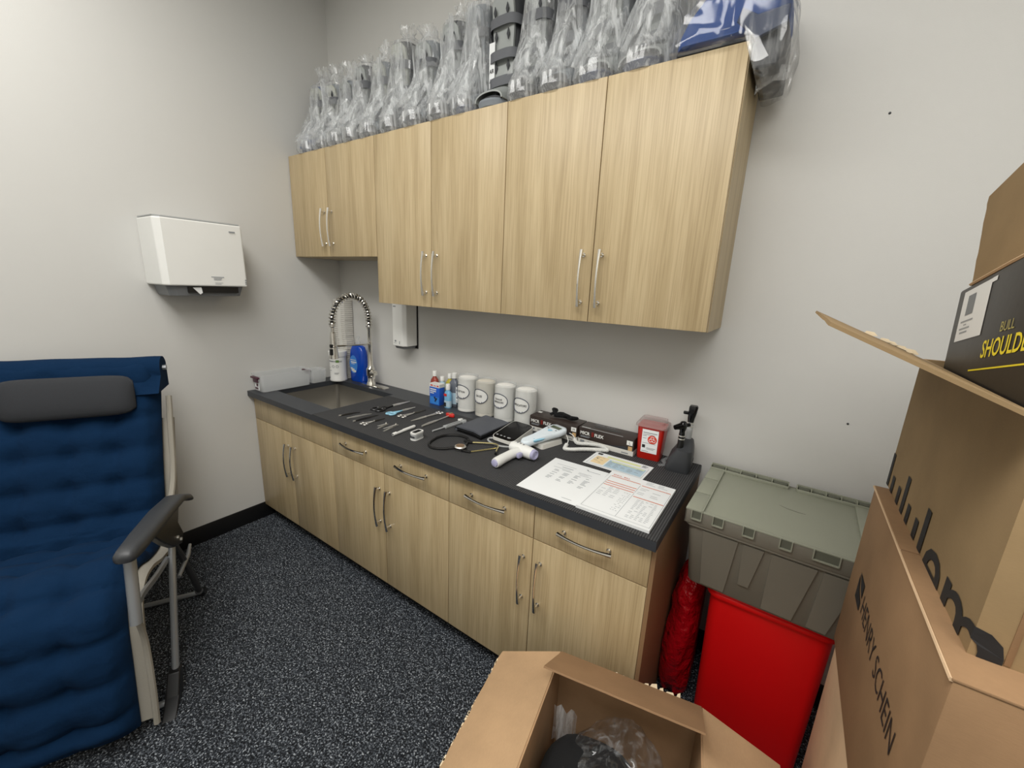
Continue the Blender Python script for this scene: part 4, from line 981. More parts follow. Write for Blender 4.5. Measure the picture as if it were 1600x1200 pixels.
# ---------------------------------------------------------------- cardboard boxes
def carton_open(t, w, d, h, mat, inmat, th=.004, notop=True):
    """open box centred on x,y: outer walls as parts"""
    mb = MB(); mb.box(-w/2, w/2, -d/2, d/2, 0, th)
    mb.box(-w/2, -w/2+th, -d/2, d/2, th, h); mb.box(w/2-th, w/2, -d/2, d/2, th, h)
    mb.box(-w/2+th, w/2-th, -d/2, -d/2+th, th, h); mb.box(-w/2+th, w/2-th, d/2-th, d/2, th, h)
    return mb.build('walls', mat, t, smooth=0)
def slab(name, pts, th, mat, parent, seed=0, rag=0., ragedge=None, n=14):
    """sheet of corrugated board through 4 points (a,b = hinge, c,d = free edge); the free edge can be ragged"""
    a, b, c, d = [Vector(p) for p in pts]
    nn = (b-a).cross(d-a).normalized()*th/2
    random.seed(seed); top = []; 
    hinge = [a.lerp(b, i/n) for i in range(n+1)]; free = [d.lerp(c, i/n)+(d-a).normalized()*random.uniform(-rag, rag) for i in range(n+1)]
    mb = MB()
    rings = [[hinge[i]+nn, free[i]+nn, free[i]-nn, hinge[i]-nn] for i in range(n+1)]
    mb.loft(rings); return mb.build(name, mat, parent, smooth=0)
# open box in the foreground
CA = radians(10.8)
t = thing('open_cardboard_box', 'open brown cardboard box on the floor in the foreground holding a black boot', 'box', (2.37, -.875, 0), CA)
cw, cdp, ch = .40, .38, .40
carton_open(t, cw, cdp, ch, 'cardin', 'cardin')
slab('flap', [(-cw/2, cdp/2, ch), (-cw/2, -cdp/2, ch), (-cw/2-.195, -cdp/2, ch-.09), (-cw/2-.195, cdp/2, ch-.09)], .004, 'card2', t, 1, .003)
slab('flap', [(cw/2, -cdp/2, ch), (cw/2, cdp/2, ch), (cw/2+.19, cdp/2-.01, ch-.07), (cw/2+.19, -cdp/2, ch-.07)], .004, 'card2', t, 2, .003)
slab('flap', [(-cw/2+.004, cdp/2-.001, ch+.002), (cw/2-.002, cdp/2-.001, ch+.002), (cw/2-.006, cdp/2-.145, ch+.085), (-cw/2-.01, cdp/2-.145, ch+.085)], .005, 'card', t, 3, .0008)
slab('flap', [(cw/2, -cdp/2, ch), (-cw/2, -cdp/2, ch), (-cw/2, -cdp/2-.12, ch-.12), (cw/2, -cdp/2-.12, ch-.12)], .004, 'card2', t, 4, .001)
random.seed(4)
mb = MB()
def chip(x, y, z, a, b):
    mb.loft([[Vector((x-a, y, z)), Vector((x+a*.8, y, z)), Vector((x+a*.5, y+b*.6, z+b)), Vector((x-a*.6, y+b*.4, z+b*.7))], [Vector((x-a, y+.002, z-.002)), Vector((x+a*.8, y+.002, z-.002)), Vector((x+a*.5, y+b*.6, z+b-.002)), Vector((x-a*.6, y+b*.4, z+b*.7-.002))]])
for k in range(26):
    y = random.uniform(-.18, .18); a = random.uniform(.001, .003)
    mb.box(-cw/2-.196-a, -cw/2-.192, y-random.uniform(.001, .006), y+random.uniform(.001, .006), ch-.092, ch-.088)
for x, a, b in ((.055, .008, .006), (.075, .012, .012), (.095, .007, .009), (.118, .014, .007), (.14, .006, .012), (-.03, .004, .004), (-.01, .003, .003)): chip(x, .190, .401, a, b)
for k in range(5): chip(cw/2+.182+random.uniform(-.004, .004), .10+k*.012, ch-.066, .004, .004)
mb.build('torn_edge', 'torn', t, smooth=0, kind='stuff')
mb = MB()
# black boot inside the box
t2 = thing('black_padded_boot', 'black padded boot lying in clear plastic inside the open box', 'boot', (2.36, -.905, .008), CA)
rings = []
for i, (z, w, d, cx, cy) in enumerate(((0, .2, .26, 0, 0), (.02, .26, .30, 0, 0), (.10, .29, .31, -.01, 0), (.20, .29, .30, -.02, -.01), (.26, .26, .27, -.03, -.02), (.305, .2, .21, -.035, -.03), (.325, .1, .12, -.035, -.03))):
    rings.append([p+Vector((0, 0, .006*noise.noise(p*20))) for p in ell(w, d, 28, cx, cy, z, 2.4)])
mb.loft(rings); mb.build('padding', 'blackmat', t2, smooth=60)
mb = MB(); mb.tube([(-.01+.128*cos(a*pi/12), .155*sin(a*pi/12), .12) for a in range(24)], .014, 6, closed=True, sx=.4); mb.build('strap', 'boot_dark', t2)
def crumple(rings, amp, fr, seed, zk=1.):
    out = []
    for k, r in enumerate(rings):
        c = sum(r, Vector())/len(r); rr = []
        for p in r:
            d = (p-c); d.z = 0; d = d.normalized() if d.length > 1e-6 else Vector((1, 0, 0))
            q = Vector((p.x*fr, p.y*fr, p.z*fr*zk))+Vector((seed*3.1, seed*1.7, seed))
            f1 = noise.noise(q); f2 = 1-abs(noise.noise(q*2.3))*2; f3 = 1-abs(noise.noise(q*5.1))*2
            rr.append(p+d*amp*(f1*1.1+f2*.55+f3*.3)+Vector((0, 0, amp*.6*noise.noise(q*1.9))))
        out.append(rr)
    return out
mb = MB(); mb.loft(crumple([ell(.3, .31, 44, 0, 0, z) for z in (.14,)]+[ell(.29, .31, 44, 0, 0, .20), ell(.27, .31, 44, .01, 0, .26), ell(.22, .29, 44, .03, .01, .31), ell(.14, .2, 44, .05, .03, .345), ell(.06, .1, 44, .06, .05, .365)], .013, 13, 2), False, True); mb.build('plastic_bag', 'filmdark', t2, smooth=25)
mb = MB(); random.seed(8)
mb.loft([[Vector((-.17+.01*i, .13+.008*sin(i*2.1+j), .16+.045*j+.006*sin(i*1.3))) for i in range(8)] for j in range(4)], False, False, closed=False); mb.build('bag_fold', 'filmtail', t2, smooth=20)

# lower right stack
def box_closed(name, label, x0, x1, y0, y1, z0, z1, mat, rz=0):
    t = thing(name, label, 'box', ((x0+x1)/2, (y0+y1)/2, z0), rz)
    return t, (x1-x0), (y1-y0), (z1-z0)
XL = 2.779
t, w, d, h = box_closed('cardboard_box', 'pale cardboard box on the floor at the bottom of the right stack', XL+.006, 3.28, -1.07, -.50, 0, .655, 'cardpale')
MB().box(-w/2, w/2, -d/2, d/2, 0, h, bev=.002).build('carton', 'cardpale', t)
MB().box(-w/2-.0003, w/2+.0003, -.003, .003, h-.0005, h+.0004).build('lid_seam', 'ink', t, smooth=0)
t, w, d, h = box_closed('shipping_box', 'brown shipping box with dark serif lettering on its side, middle of the right stack', XL, 3.30, -1.085, -.492, .655, 1.08, 'card')
MB().box(-w/2, w/2, -d/2, d/2, .001, h-.004, bev=.003).build('carton', 'card', t)
mb = MB(); mb.box(-w/2-.001, w/2, -d/2-.001, -.002, h-.004, h, bev=.001); mb.box(-w/2-.001, w/2, .002, d/2, h-.004, h, bev=.001); mb.build('lid_flaps', 'card', t)
mb = MB(); mb.tube([(-w/2-.001, -d/2, h-.003), (-w/2-.0015, -.1, h-.004), (-w/2-.001, d/2, h-.003)], [.0028, .0022, .0026], 6); mb.build('worn_edge', 'cardpale', t)
# side lettering, reading away to the near end
letters(text('printed_text', 'HENRY SCHEIN', .062, 'ink', t, (-w/2-.0012, d/2-.165, h-.225), (0, -1, 0), (0, 0, 1), align='LEFT', sx=.80, bold=-.008))
mb = MB(); yy, zz = d/2-.105, h-.235
mb.quad([(-w/2-.001, yy, zz+.04), (-w/2-.001, yy-.045, zz+.075), (-w/2-.001, yy-.045, zz+.035)][:3]+[]) if False else None
A = lambda y, z: Vector((-w/2-.0012, y, z))
mb.face(mb.verts([A(yy+.01, zz+.062), A(yy-.045, zz+.062), A(yy-.045, zz+.03), A(yy-.02, zz+.04)])); mb.face(mb.verts([A(yy+.012, zz+.055), A(yy-.012, zz+.03), A(yy-.045, zz+.02), A(yy-.045, zz+.0), A(yy+.012, zz)]))
mb.build('printed_logo', 'ink', t, smooth=0)

# second box up with big lettering, open, B
BX, BY0, BY1, BZ0, BZ1 = 2.803, -1.026, -.461, 1.08, 1.376
t = thing('lettered_box', 'open brown box with large black rounded lettering, top of the right stack', 'box', ((BX+3.25)/2, (BY0+BY1)/2, BZ0))
w, d, h = 3.25-BX, BY1-BY0, BZ1-BZ0
carton_open(t, w, d, h, 'cardold', 'cardin', .005)
slab('flap', [(-w/2, -d/2, h-.002), (-w/2, d/2, h-.002), (-w/2-.203, d/2, h+.087), (-w/2-.203, -d/2, h+.087)], .005, 'cardold', t, 6, .002)
slab('flap', [(-w/2+.004, d/2-.002, h), (w/2, d/2-.002, h), (w/2, d/2+.03, h-.15), (-w/2+.03, d/2+.03, h-.15)], .004, 'cardin', t, 7, .001)
mb = MB(); random.seed(12)
for k in range(12):
    f_ = .06+.45*random.random(); x = -w/2-.203*f_; y = d/2+random.uniform(0, .004); z = h+.089*f_
    a_ = random.uniform(.003, .008)
    mb.loft([[Vector((x-a_*2, y, z-.001)), Vector((x+a_*2, y, z-.001)), Vector((x+a_, y+.003, z+a_)), Vector((x-a_, y+.002, z+a_*1.3))], [Vector((x-a_*2, y+.002, z-.001)), Vector((x+a_*2, y+.002, z-.001)), Vector((x+a_, y+.005, z+a_)), Vector((x-a_, y+.004, z+a_*1.3))]])
mb.build('torn_tape', 'torn', t, smooth=0, kind='stuff')
MB().tube([(-w/2-.03, d/2+.001, h+.009), (-w/2-.12, d/2+.001, h+.048)], [.0055, .0045], 4, sx=.4).build('dark_tape', 'glovebrown', t)
mb = MB()
for dx in (.03, .075): mb.box(-w/2+dx, -w/2+dx+.006, -d/2-.0012, -d/2+.001, 0.002, h-.01, bev=.0005)
mb.build('crease', 'card', t)
def wrapf(x, y):
    # x runs from the far end of the side face toward the near corner, then round onto the near face
    L = d-.0
    if x <= L: return Vector((-w/2-.0013, d/2-x, y))
    return Vector((-w/2-.0013+(x-L), -d/2-.0014, y))
tx = text('printed_text', 'lululemon', .172, 'ink', t, None, (1, 0, 0), (0, 1, 0), align='LEFT', bold=.006, fn=lambda x, y: Vector((x, y, 0)))
probe = text('probe', 'lulule', .172, 'ink', t, None, (1, 0, 0), (0, 1, 0), align='LEFT', bold=.006, fn=lambda x, y: Vector((x, y, 0)))
kx = .452/max(v.co.x for v in probe.data.vertices); bpy.data.objects.remove(probe)
bm = bmesh.new(); bm.from_mesh(tx.data)
for v in bm.verts: v.co.x = v.co.x*kx-.016
bmesh.ops.bisect_plane(bm, geom=bm.verts[:]+bm.edges[:]+bm.faces[:], plane_co=(0, .041, 0), plane_no=(0, -1, 0), clear_outer=True)
bmesh.ops.bisect_plane(bm, geom=bm.verts[:]+bm.edges[:]+bm.faces[:], plane_co=(0, 0, 0), plane_no=(-1, 0, 0), clear_outer=True)
bmesh.ops.bisect_plane(bm, geom=bm.verts[:]+bm.edges[:]+bm.faces[:], plane_co=(d, 0, 0), plane_no=(1, 0, 0))
for v in bm.verts: v.co = wrapf(v.co.x, v.co.y-.0405)
bm.to_mesh(tx.data); bm.free(); letters(tx)

# black carton inside the lettered box, tilted up toward the near end
TA = radians(11)
MT = Matrix(((0, 1, 0, 2.813), (-cos(TA), 0, sin(TA), -.575), (sin(TA), 0, cos(TA), 1.37), (0, 0, 0, 1)))
t = thing('product_carton', 'black product carton with yellow lettering and a white label, tilted inside the open box', 'box')
t.matrix_world = MT
MB().box(0, .38, 0, .3, -.255, .152, bev=.004).build('carton', 'blackbox', t)
strips('label', [(.032, .05, .15, .142)], 'paper', t, (0, -.0006, 0), (1, 0, 0), (0, 0, 1))
strips('label_corner', [(.15, .135, .168, .1425)], 'paper', t, (0, -.0006, 0), (1, 0, 0), (0, 0, 1))
strips('label_block', [(.058, .095, .092, .131)], 'inkgrey', t, (0, -.0009, 0), (1, 0, 0), (0, 0, 1))
strips('label_print', [(.045, .083, .1, .086), (.062, .077, .075, .079), (.045, .070, .092, .073), (.05, .063, .085, .066)], 'inkfade', t, (0, -.0009, 0), (1, 0, 0), (0, 0, 1))
strips('yellow_rule', [(.135, -.009, .37, -.0065)], 'yelltext', t, (0, -.0007, 0), (1, 0, 0), (0, 0, 1))
text('printed_text', 'BULL', .0215, 'palegold', t, (.222, -.0008, .046), (1, 0, 0), (0, 0, 1), align='LEFT', sx=.95)
letters(text('printed_text', 'SHOULDER', .0385, 'yelltext', t, (.172, -.0008, .011), (1, 0, 0), (0, 0, 1), align='LEFT', sx=.85, bold=.015))
t = thing('worn_cardboard_box', 'worn brown cardboard box resting on the black carton at the right edge', 'box')
t.matrix_world = MT @ Matrix.Translation((.045, .002, .1525)) @ Matrix.Rotation(radians(1), 4, 'Y')
random.seed(21)
mb = MB(); n = 14
far = [(random.uniform(-.003, .002)+(-.022*(i/n)), i/n*.165) for i in range(n+1)]
pts = far+[(.10, .17), (.33, .165), (.33, 0)]
mb.loft([[Vector((p[0], 0, p[1])) for p in pts], [Vector((p[0], .28, p[1])) for p in pts]])
mb.build('carton', 'cardold', t, smooth=0)
mb = MB(); mb.tube([(.0, -.001, .002), (.15, -.001, .004), (.33, -.001, .003)], .003, 5); mb.build('worn_edge', 'cardpale', t)

# ---------------------------------------------------------------- walking boots in bags on top of the wall cabinets
ZC = 2.1566
def foot_ring(w, y0, y1, z, n=28, e=2.6):
    return ell(w, y1-y0, n, 0, (y0+y1)/2, z, e)
def boot_bag(label, x, lean, yaw, w=.115, h=.37, L=.25, sole='boot_dark', shell='boot_grey', liner='boot_liner', bag=True, seed=1, style=0, btop=.08, tail=.0):
    t = thing('bagged_walking_boot' if bag else 'walking_boot', label, 'boot', (x, -.03, ZC+.0005), 0, 'orthopaedic walking boots on top of the wall cabinets')
    t.rotation_euler = (radians(1), radians(-lean), radians(yaw))
    yt, yh = -L, -.015
    mb = MB(); mb.loft([foot_ring(w*.86, yt+.02, yh, .0), foot_ring(w*.98, yt+.004, yh+.004, .012), foot_ring(w, yt, yh+.006, .03), foot_ring(w*.96, yt+.004, yh+.004, .038)]); mb.build('sole', sole, t)
    # arched toe shell with opening, foam inside
    mb = MB(); n = 12
    def arch(y, ww, hh, th):
        o_ = [Vector((ww/2*cos(pi*i/n), y, .036+hh*sin(pi*i/n)**.8)) for i in range(n+1)]
        q = [Vector(((ww/2-th)*cos(pi*i/n), y, .036+(hh-th)*sin(pi*i/n)**.8)) for i in range(n, -1, -1)]
        return o_+q
    mb.loft([arch(yt+.018, w*.93, .034, .006), arch(yt+.06, w*.95, .055, .006), arch(yt+.12, w*.92, .085, .006)]); mb.build('toe_shell', shell if style else liner, t)
    mb = MB(); mb.loft([[Vector((w*.38*cos(a*pi/6), y, .036+hh*(max(0, sin(a*pi/6)))*.9)) for a in range(7)] for y, hh in ((yt+.03, .022), (yt+.12, .07))]); mb.build('toe_opening', 'boot_dark', t)
    # shaft
    mb = MB(); mb.loft([foot_ring(w*.95, yt+.1, yh, .036), foot_ring(w*.92, yt+.115, yh, .09), foot_ring(w*.86, yt+.125, yh, .14), foot_ring(w*.84, yt+.118, yh, h*.6), foot_ring(w*.92, yt+.098, yh+.002, h*.94), foot_ring(w*.9, yt+.1, yh, h), foot_ring(w*.7, yt+.115, yh-.02, h-.006)]); mb.build('liner', liner, t)
    yf = yt+.112
    mb = MB(); pr = [(-.36, .045), (.36, .045), (.33, .14), (.30, h*.5), (.36, h*.75), (.34, h*.93), (.2, h*.98), (-.2, h*.98), (-.34, h*.93), (-.36, h*.75), (-.30, h*.5), (-.33, .14)]
    def fy(z): return yt+.082+.026*min(1, max(0, (z-.04)/.1))-.02*max(0, (z-h*.6)/(h*.4))
    mb.loft([[Vector((a*w, fy(z)-.004+.02*abs(a)*2*.6, z)) for a, z in pr], [Vector((a*w, fy(z)+.01+.02*abs(a), z)) for a, z in pr]]); fp_ = mb.build('front_panel', shell, t, smooth=0, bevel=.002)
    mb = MB()
    for a, z in ((-.2, .18), (.2, .18), (-.2, h*.66), (.2, h*.66), (-.2, h*.84), (.2, h*.84)):
        mb.prism([(-.007, 0), (0, .02), (.007, 0), (0, -.02)], 0, .003, Matrix.Translation((a*w, fy(z)-.0045, z)) @ Matrix.Rotation(pi/2, 4, 'X') )
    mb.build('vent_slots', 'boot_dark', fp_, smooth=0, kind='stuff')
    for z in (.125, h*.5, h*.76):
        mb = MB(); hw = .017
        rr = [[p+Vector((0, 0, dz+.02*p.x)) for p in ell(w*k, (yh-yt)-.085, 28, 0, (yt+.085+yh)/2+.0, z, 3.2)] for dz, k in ((-hw, .96), (-hw, 1.0), (hw, 1.0), (hw, .96))]
        mb.loft(rr, False, False); mb.build('strap', 'strap', t)
    if bag:
        ww = w+.01; c = []
        c += [ell(ww*.95, L+.03, 40, 0, yt/2, .001, 3), ell(ww*1.04, L+.05, 40, 0, yt/2, .02, 3), ell(ww*1.04, L+.045, 40, 0, yt/2+.0, .06, 2.6)]
        for f_, kw, ky, yc in ((.22, 1.06, 1.0, .02), (.33, 1.05, .95, .035), (.42, 1.04, .88, .05), (.50, 1.02, .82, .06), (.58, 1.0, .77, .07), (.66, .98, .73, .08), (.74, .97, .7, .085), (.82, .96, .68, .09), (.90, .95, .66, .09), (.97, .92, .62, .09)):
            c.append(ell(ww*kw, (L+.03)*ky*.9, 40, 0, yt/2+yc*.6, h*f_+.02, 2.4))
        random.seed(seed*7)
        tl = random.uniform(-.02, .03)
        c += [ell(ww*.8, L*.45, 40, .0, yt/2+.05, h+.02, 2), ell(ww*.45, L*.26, 40, tl*.3, yt/2+.045, h+.02+btop*.3, 2)]
        tops = crumple([ell(ww*.34, L*.16, 40, tl*.7, yt/2+.04, h+.02+btop*.55, 2), ell(ww*.5, L*.2, 40, tl, yt/2+.035, h+.02+btop*.8, 2), ell(ww*.62, L*.2, 40, tl*1.3, yt/2+.03, h+.02+btop, 2)], .014, 34, seed+5)
        tops[2] = [p+Vector((0, 0, random.uniform(-.012, .012))) for p in tops[2]]
        body = []
        for k_, rg in enumerate(c):
            body += crumple([rg], .005 if k_ < 3 else .014, 17, seed, .3)
        mb = MB(); mb.loft(body+tops, True, False)
        mb.build('plastic_bag', 'film', t, smooth=22)
        # long pleats of gathered film down the bag
        random.seed(seed); mb = MB()
        for k in range(9):
            a = random.uniform(-1.0, 1.0); x0 = a*ww*.46
            yb = yt+.02+random.uniform(-.01, .03); zb_ = random.uniform(.03, .1)
            zt_ = h*random.uniform(.6, 1.05); xt_ = x0*.5+random.uniform(-.02, .02); wv = random.uniform(.004, .012)
            rows = []
            for i in range(7):
                f_ = i/6; x_ = x0+(xt_-x0)*f_+random.uniform(-.003, .003); z_ = zb_+(zt_-zb_)*f_
                y_ = (yt-.015)+(.115)*min(1, f_*1.8)+random.uniform(-.003, .003)
                if z_ > .1: y_ = min(y_, yt+.085)
                rows.append([Vector((x_-wv, y_+.006, z_)), Vector((x_, y_-.008-random.uniform(0, .006), z_)), Vector((x_+wv, y_+.006, z_))])
            mb.loft(rows, False, False, closed=False)
        mb.build('bag_pleats', 'filmtail', t, smooth=20, kind='stuff')
    return t
boots = [
 ('leftmost bagged walking boot with blue lining, against the left wall', .125, -1, 7, dict(w=.13, h=.36, sole='boot_navy', shell='boot_beige', liner='boot_blue', seed=1, btop=.09)),
 ('second bagged walking boot from the left wall, pale shell', .275, 1, 6, dict(h=.345, shell='boot_beige', liner='boot_liner', seed=2, btop=.09)),
 ('third bagged walking boot from the left wall, grey shell and dark toe', .415, 2, 5, dict(h=.335, seed=3, sole='boot_dark', btop=.08)),
 ('fourth bagged walking boot from the left wall, blackish top edge sticking up', .55, 2, 4, dict(h=.375, w=.105, liner='boot_dark', seed=4, btop=.04)),
 ('fifth bagged walking boot, above the gap between short and tall cabinets', .69, 2, 4, dict(h=.36, shell='boot_beige', seed=5, btop=.07)),
 ('bagged walking boot with tall black cuff, sixth from the left wall', .84, 2, 4, dict(h=.405, w=.125, liner='boot_dark', shell='boot_beige', seed=6, btop=.05)),
 ('seventh bagged boot from the left wall with a rounded black toe', 1.0, 2, 3, dict(h=.37, w=.13, liner='boot_liner', sole='boot_dark', seed=7, btop=.06)),
 ('bagged boot with striped black cuff, just left of the grey strapped boot pair', 1.165, 1, 2, dict(h=.40, w=.125, liner='boot_dark', seed=8, btop=.05)),
 ('bagged boot with navy sole, directly left of the unwrapped grey boot', 1.305, 1, 0, dict(h=.42, w=.12, sole='boot_navy', seed=9, btop=.06, shell='boot_liner')),
 ('unwrapped grey walking boot with handwritten white tape, no bag', 1.44, 0, -2, dict(h=.43, w=.148, bag=False, shell='boot_grey', sole='boot_liner', liner='boot_dark', style=1)),
 ('bagged boot right of the unwrapped grey boot, all clear folds', 1.59, 1, 0, dict(h=.40, w=.125, liner='boot_dark', seed=11)),
 ('bagged boot with glossy black toe, fourth from the right end', 1.735, 1, -2, dict(h=.40, w=.125, liner='boot_liner', sole='boot_dark', shell='boot_dark', seed=12)),
 ('bagged boot with grey and navy layered sole, left of the widest pair', 1.885, 1, -4, dict(h=.40, w=.14, sole='boot_navy', liner='boot_liner', seed=13, style=1)),
 ('bagged boot with thick navy sole, next to the big blue boot', 2.05, 0, -6, dict(h=.40, w=.155, sole='boot_navy', liner='boot_liner', seed=14, style=1)),
]
for lab, x, lean, yaw, kw in boots:
    t = boot_bag(lab, x, lean, yaw, **kw)
    if not kw.get('bag', True):
        m2 = MB(); m2.box(-.062, -.034, -.1535, -.151, .06, .27); tp = m2.build('tape', 'paper', t, smooth=0)
        for i, wd in enumerate(('AIR', 'AU', '5RG')):
            text('tape_text', wd, .021, 'ink', tp, (-.048, -.1545, .165-.034*i), (1, 0, 0), (0, 0, 1), sx=.7, bold=.02)
# big blue boot lying on its side over the right end
t = thing('bagged_blue_boot', 'big blue padded boot in clear plastic, hanging over the right cabinet end', 'boot', (0, 0, 0), 0, 'orthopaedic walking boots on top of the wall cabinets')
out = [(2.145, 2.166), (2.15, 2.20), (2.17, 2.24), (2.205, 2.28), (2.25, 2.31), (2.31, 2.33), (2.38, 2.33), (2.41, 2.30), (2.415, 2.25), (2.405, 2.20), (2.35, 2.175), (2.30, 2.166)]
def inset(P, k):
    cx = sum(p[0] for p in P)/len(P); cz = sum(p[1] for p in P)/len(P)
    return [(cx+(p[0]-cx)*k, max(2.166, cz+(p[1]-cz)*k)) for p in P]
mb = MB(); mb.loft([[Vector((p[0], y, p[1])) for p in inset(out, k)] for y, k in ((-.30, .86), (-.29, .96), (-.275, 1), (-.06, 1), (-.04, .94))]); mb.build('padding', 'boot_blue', t, smooth=50)
mb = MB(); mb.loft([[Vector((x, y, z)) for x, y in ((2.352, -.285), (2.412, -.278), (2.418, -.06), (2.352, -.05))] for z in (2.088, 2.10, 2.20)]+[[Vector((x, y, z)) for x, y in ((2.352, -.28), (2.41, -.275), (2.415, -.07), (2.352, -.06))] for z in (2.235,)]); mb.build('sole', 'boot_dark', t, smooth=20, bevel=.006)
mb = MB(); mb.box(2.15, 2.352, -.29, -.05, ZC+.0005, 2.168, bev=.003); mb.build('under_sole', 'boot_dark', t)
mb = MB(); mb.loft([[Vector((p[0]+.001, y, p[1]+.001)) for p in [(2.30, 2.20), (2.352, 2.15), (2.42, 2.17), (2.42, 2.21), (2.35, 2.205), (2.31, 2.23)]] for y in (-.303, -.29)]); mb.build('strap', 'boot_navy', t, bevel=.002)
def bring(y, k, sd):
    P = out[:9]+[(2.43, 2.20), (2.43, 2.11), (2.40, 2.082), (2.358, 2.08), (2.346, 2.158), (2.25, 2.16)]
    cx, cz = 2.29, 2.22
    pts = spline([(p[0], y, p[1]) for p in P], 3, True)
    r = []
    for p in pts:
        d = Vector((p.x-cx, 0, p.z-cz)); dn = d.normalized()
        q = Vector((cx, y, cz))+d*k+dn*(.008+.012*noise.noise(Vector((p.x*26, y*26+sd, p.z*26)))+.01*abs(noise.noise(Vector((p.x*50, y*40+sd, p.z*50)))))
        q.y += .01*noise.noise(Vector((p.x*20, y, p.z*20+sd)))
        if q.x < 2.346: q.z = max(q.z, 2.159)
        r.append(q)
    return r
mb = MB(); mb.loft([bring(-.318, .5, 1), bring(-.322, .85, 2), bring(-.31, .98, 3), bring(-.26, 1.0, 4), bring(-.2, 1., 5), bring(-.13, 1., 6), bring(-.06, 1., 7), bring(-.035, .9, 8)]); mb.build('plastic_bag', 'filmblue', t, smooth=25)
mb = MB(); mb.loft([[Vector((2.36+.011*i, -.22+.004*sin(i*2+j), 2.082+.012*math.sin(i*.5)+.004*i-.012*j)) for i in range(8)] for j in range(4)], False, False, closed=False); mb.build('bag_tail', 'filmtail', t)

# ---------------------------------------------------------------- lounge chair
CT = thing('lounge_chair', 'navy quilted reclining lounge chair with silver tube frame and black armrests', 'chair', (.444, -1.11, 0), radians(-28))
def P(s_, o_, h_): return Vector((s_, -o_, h_))
CW0, CW1 = .055, .60
cl = spline([(-.13, 1.115, 0), (-.075, .985, 0), (0.0, .83, 0), (.065, .68, 0), (.115, .56, 0), (.17, .475, 0), (.25, .445, 0), (.36, .465, 0), (.47, .505, 0), (.56, .51, 0), (.625, .465, 0), (.655, .38, 0), (.672, .27, 0), (.69, .16, 0), (.705, .06, 0)], 9)
cl = [(p.x, p.y) for p in cl]; n = len(cl)
Ls = [0]
for a, b in zip(cl, cl[1:]): Ls.append(Ls[-1]+math.hypot(b[0]-a[0], b[1]-a[1]))
def nrm(i):
    a = cl[max(i-1, 0)]; b = cl[min(i+1, n-1)]; dx, dy = b[0]-a[0], b[1]-a[1]; l = math.hypot(dx, dy); return (-dy/l*-1, dx/l*-1)
mb = MB(); NW = 44; rows = []
for i in range(n):
    N_ = nrm(i); nx_, nz_ = (-N_[0], -N_[1])
    if nx_ < 0 and cl[i][1] > .6: nx_, nz_ = -nx_, -nz_
    if nz_ < 0: nx_, nz_ = -nx_, -nz_
    u = Ls[i]/.128
    row = []
    for j in range(NW+1):
        v = j/NW; o_ = CW0+(CW1-CW0)*v
        vv = v*4.0+.0
        ed = min(v, 1-v)*2; roll_ = 1-(1-min(1, ed/.16))**2.2
        endr = min(1, min(Ls[i], Ls[-1]-Ls[i])/.04)
        q = (abs(sin(pi*u))**.45)*.72+(abs(sin(pi*vv))**.6)*.28
        tuft = math.exp(-(((u-round(u))*.128)**2+((vv-round(vv))*.136)**2)/.0009)
        if Ls[i] < .12: q = .75
        th = (.028+.034*q-.02*tuft)*max(.1, roll_)*math.sqrt(max(.15, endr))+.006*noise.noise(Vector((o_*9, u*1.3, 2)))+.005*noise.noise(Vector((o_*22, u*5, 2)))+.004*abs(noise.noise(Vector((o_*14, u*11, 7))))
        row.append(P(cl[i][0]+nx_*th, o_, cl[i][1]+nz_*th))
    for j in range(NW, -1, -1):
        v = j/NW; o_ = CW0+(CW1-CW0)*v
        row.append(P(cl[i][0]-nx_*.012, o_, cl[i][1]-nz_*.012))
    rows.append(row)
mb.loft(rows); mb.build('mattress', 'navy', CT, smooth=80)
# hood folded over the top of the backrest
mb = MB(); hd = []
for k in range(13):
    a = k/12*pi; cx_, cz_ = -.118, 1.075
    hd.append((cx_+.056*cos(a-.35), cz_+.055*sin(a-.35)+.0))
hd = [( .005, .99)]+hd+[(-.165, .99)]
rows = []
for j in range(23):
    v = j/22; o_ = CW0-.012+(CW1-CW0+.024)*v; k = .985 if j in (0, 22) else 1
    rows.append([P(-.09+(a-(-.09))*k+.003*noise.noise(Vector((o_*14, a*30, b*20))), o_, 1.04+(b-1.04)*k+.005*noise.noise(Vector((o_*9, b*18, 4)))) for a, b in hd])
mb.loft(rows); mb.build('backrest_hood', 'navy', CT, smooth=60)
# pillow
mb = MB(); rows = []
for j in range(27):
    v = j/26; o_ = .115+.39*v; e_ = 1-abs(2*v-1)**7; e_ = max(e_, .03)**.5
    rows.append([P(.018+(.062*cos(a*pi/10)*(1-.25*sin(a*pi/10)))*.62*e_+.0, o_, 1.0-.0+.072*sin(a*pi/10)*(.55+.45*e_)-.03*cos(a*pi/10)*0+(-.045)*cos(a*pi/10)*.7) for a in range(20)])
mb.loft(rows); mb.build('head_pillow', 'pillow', CT, smooth=60)
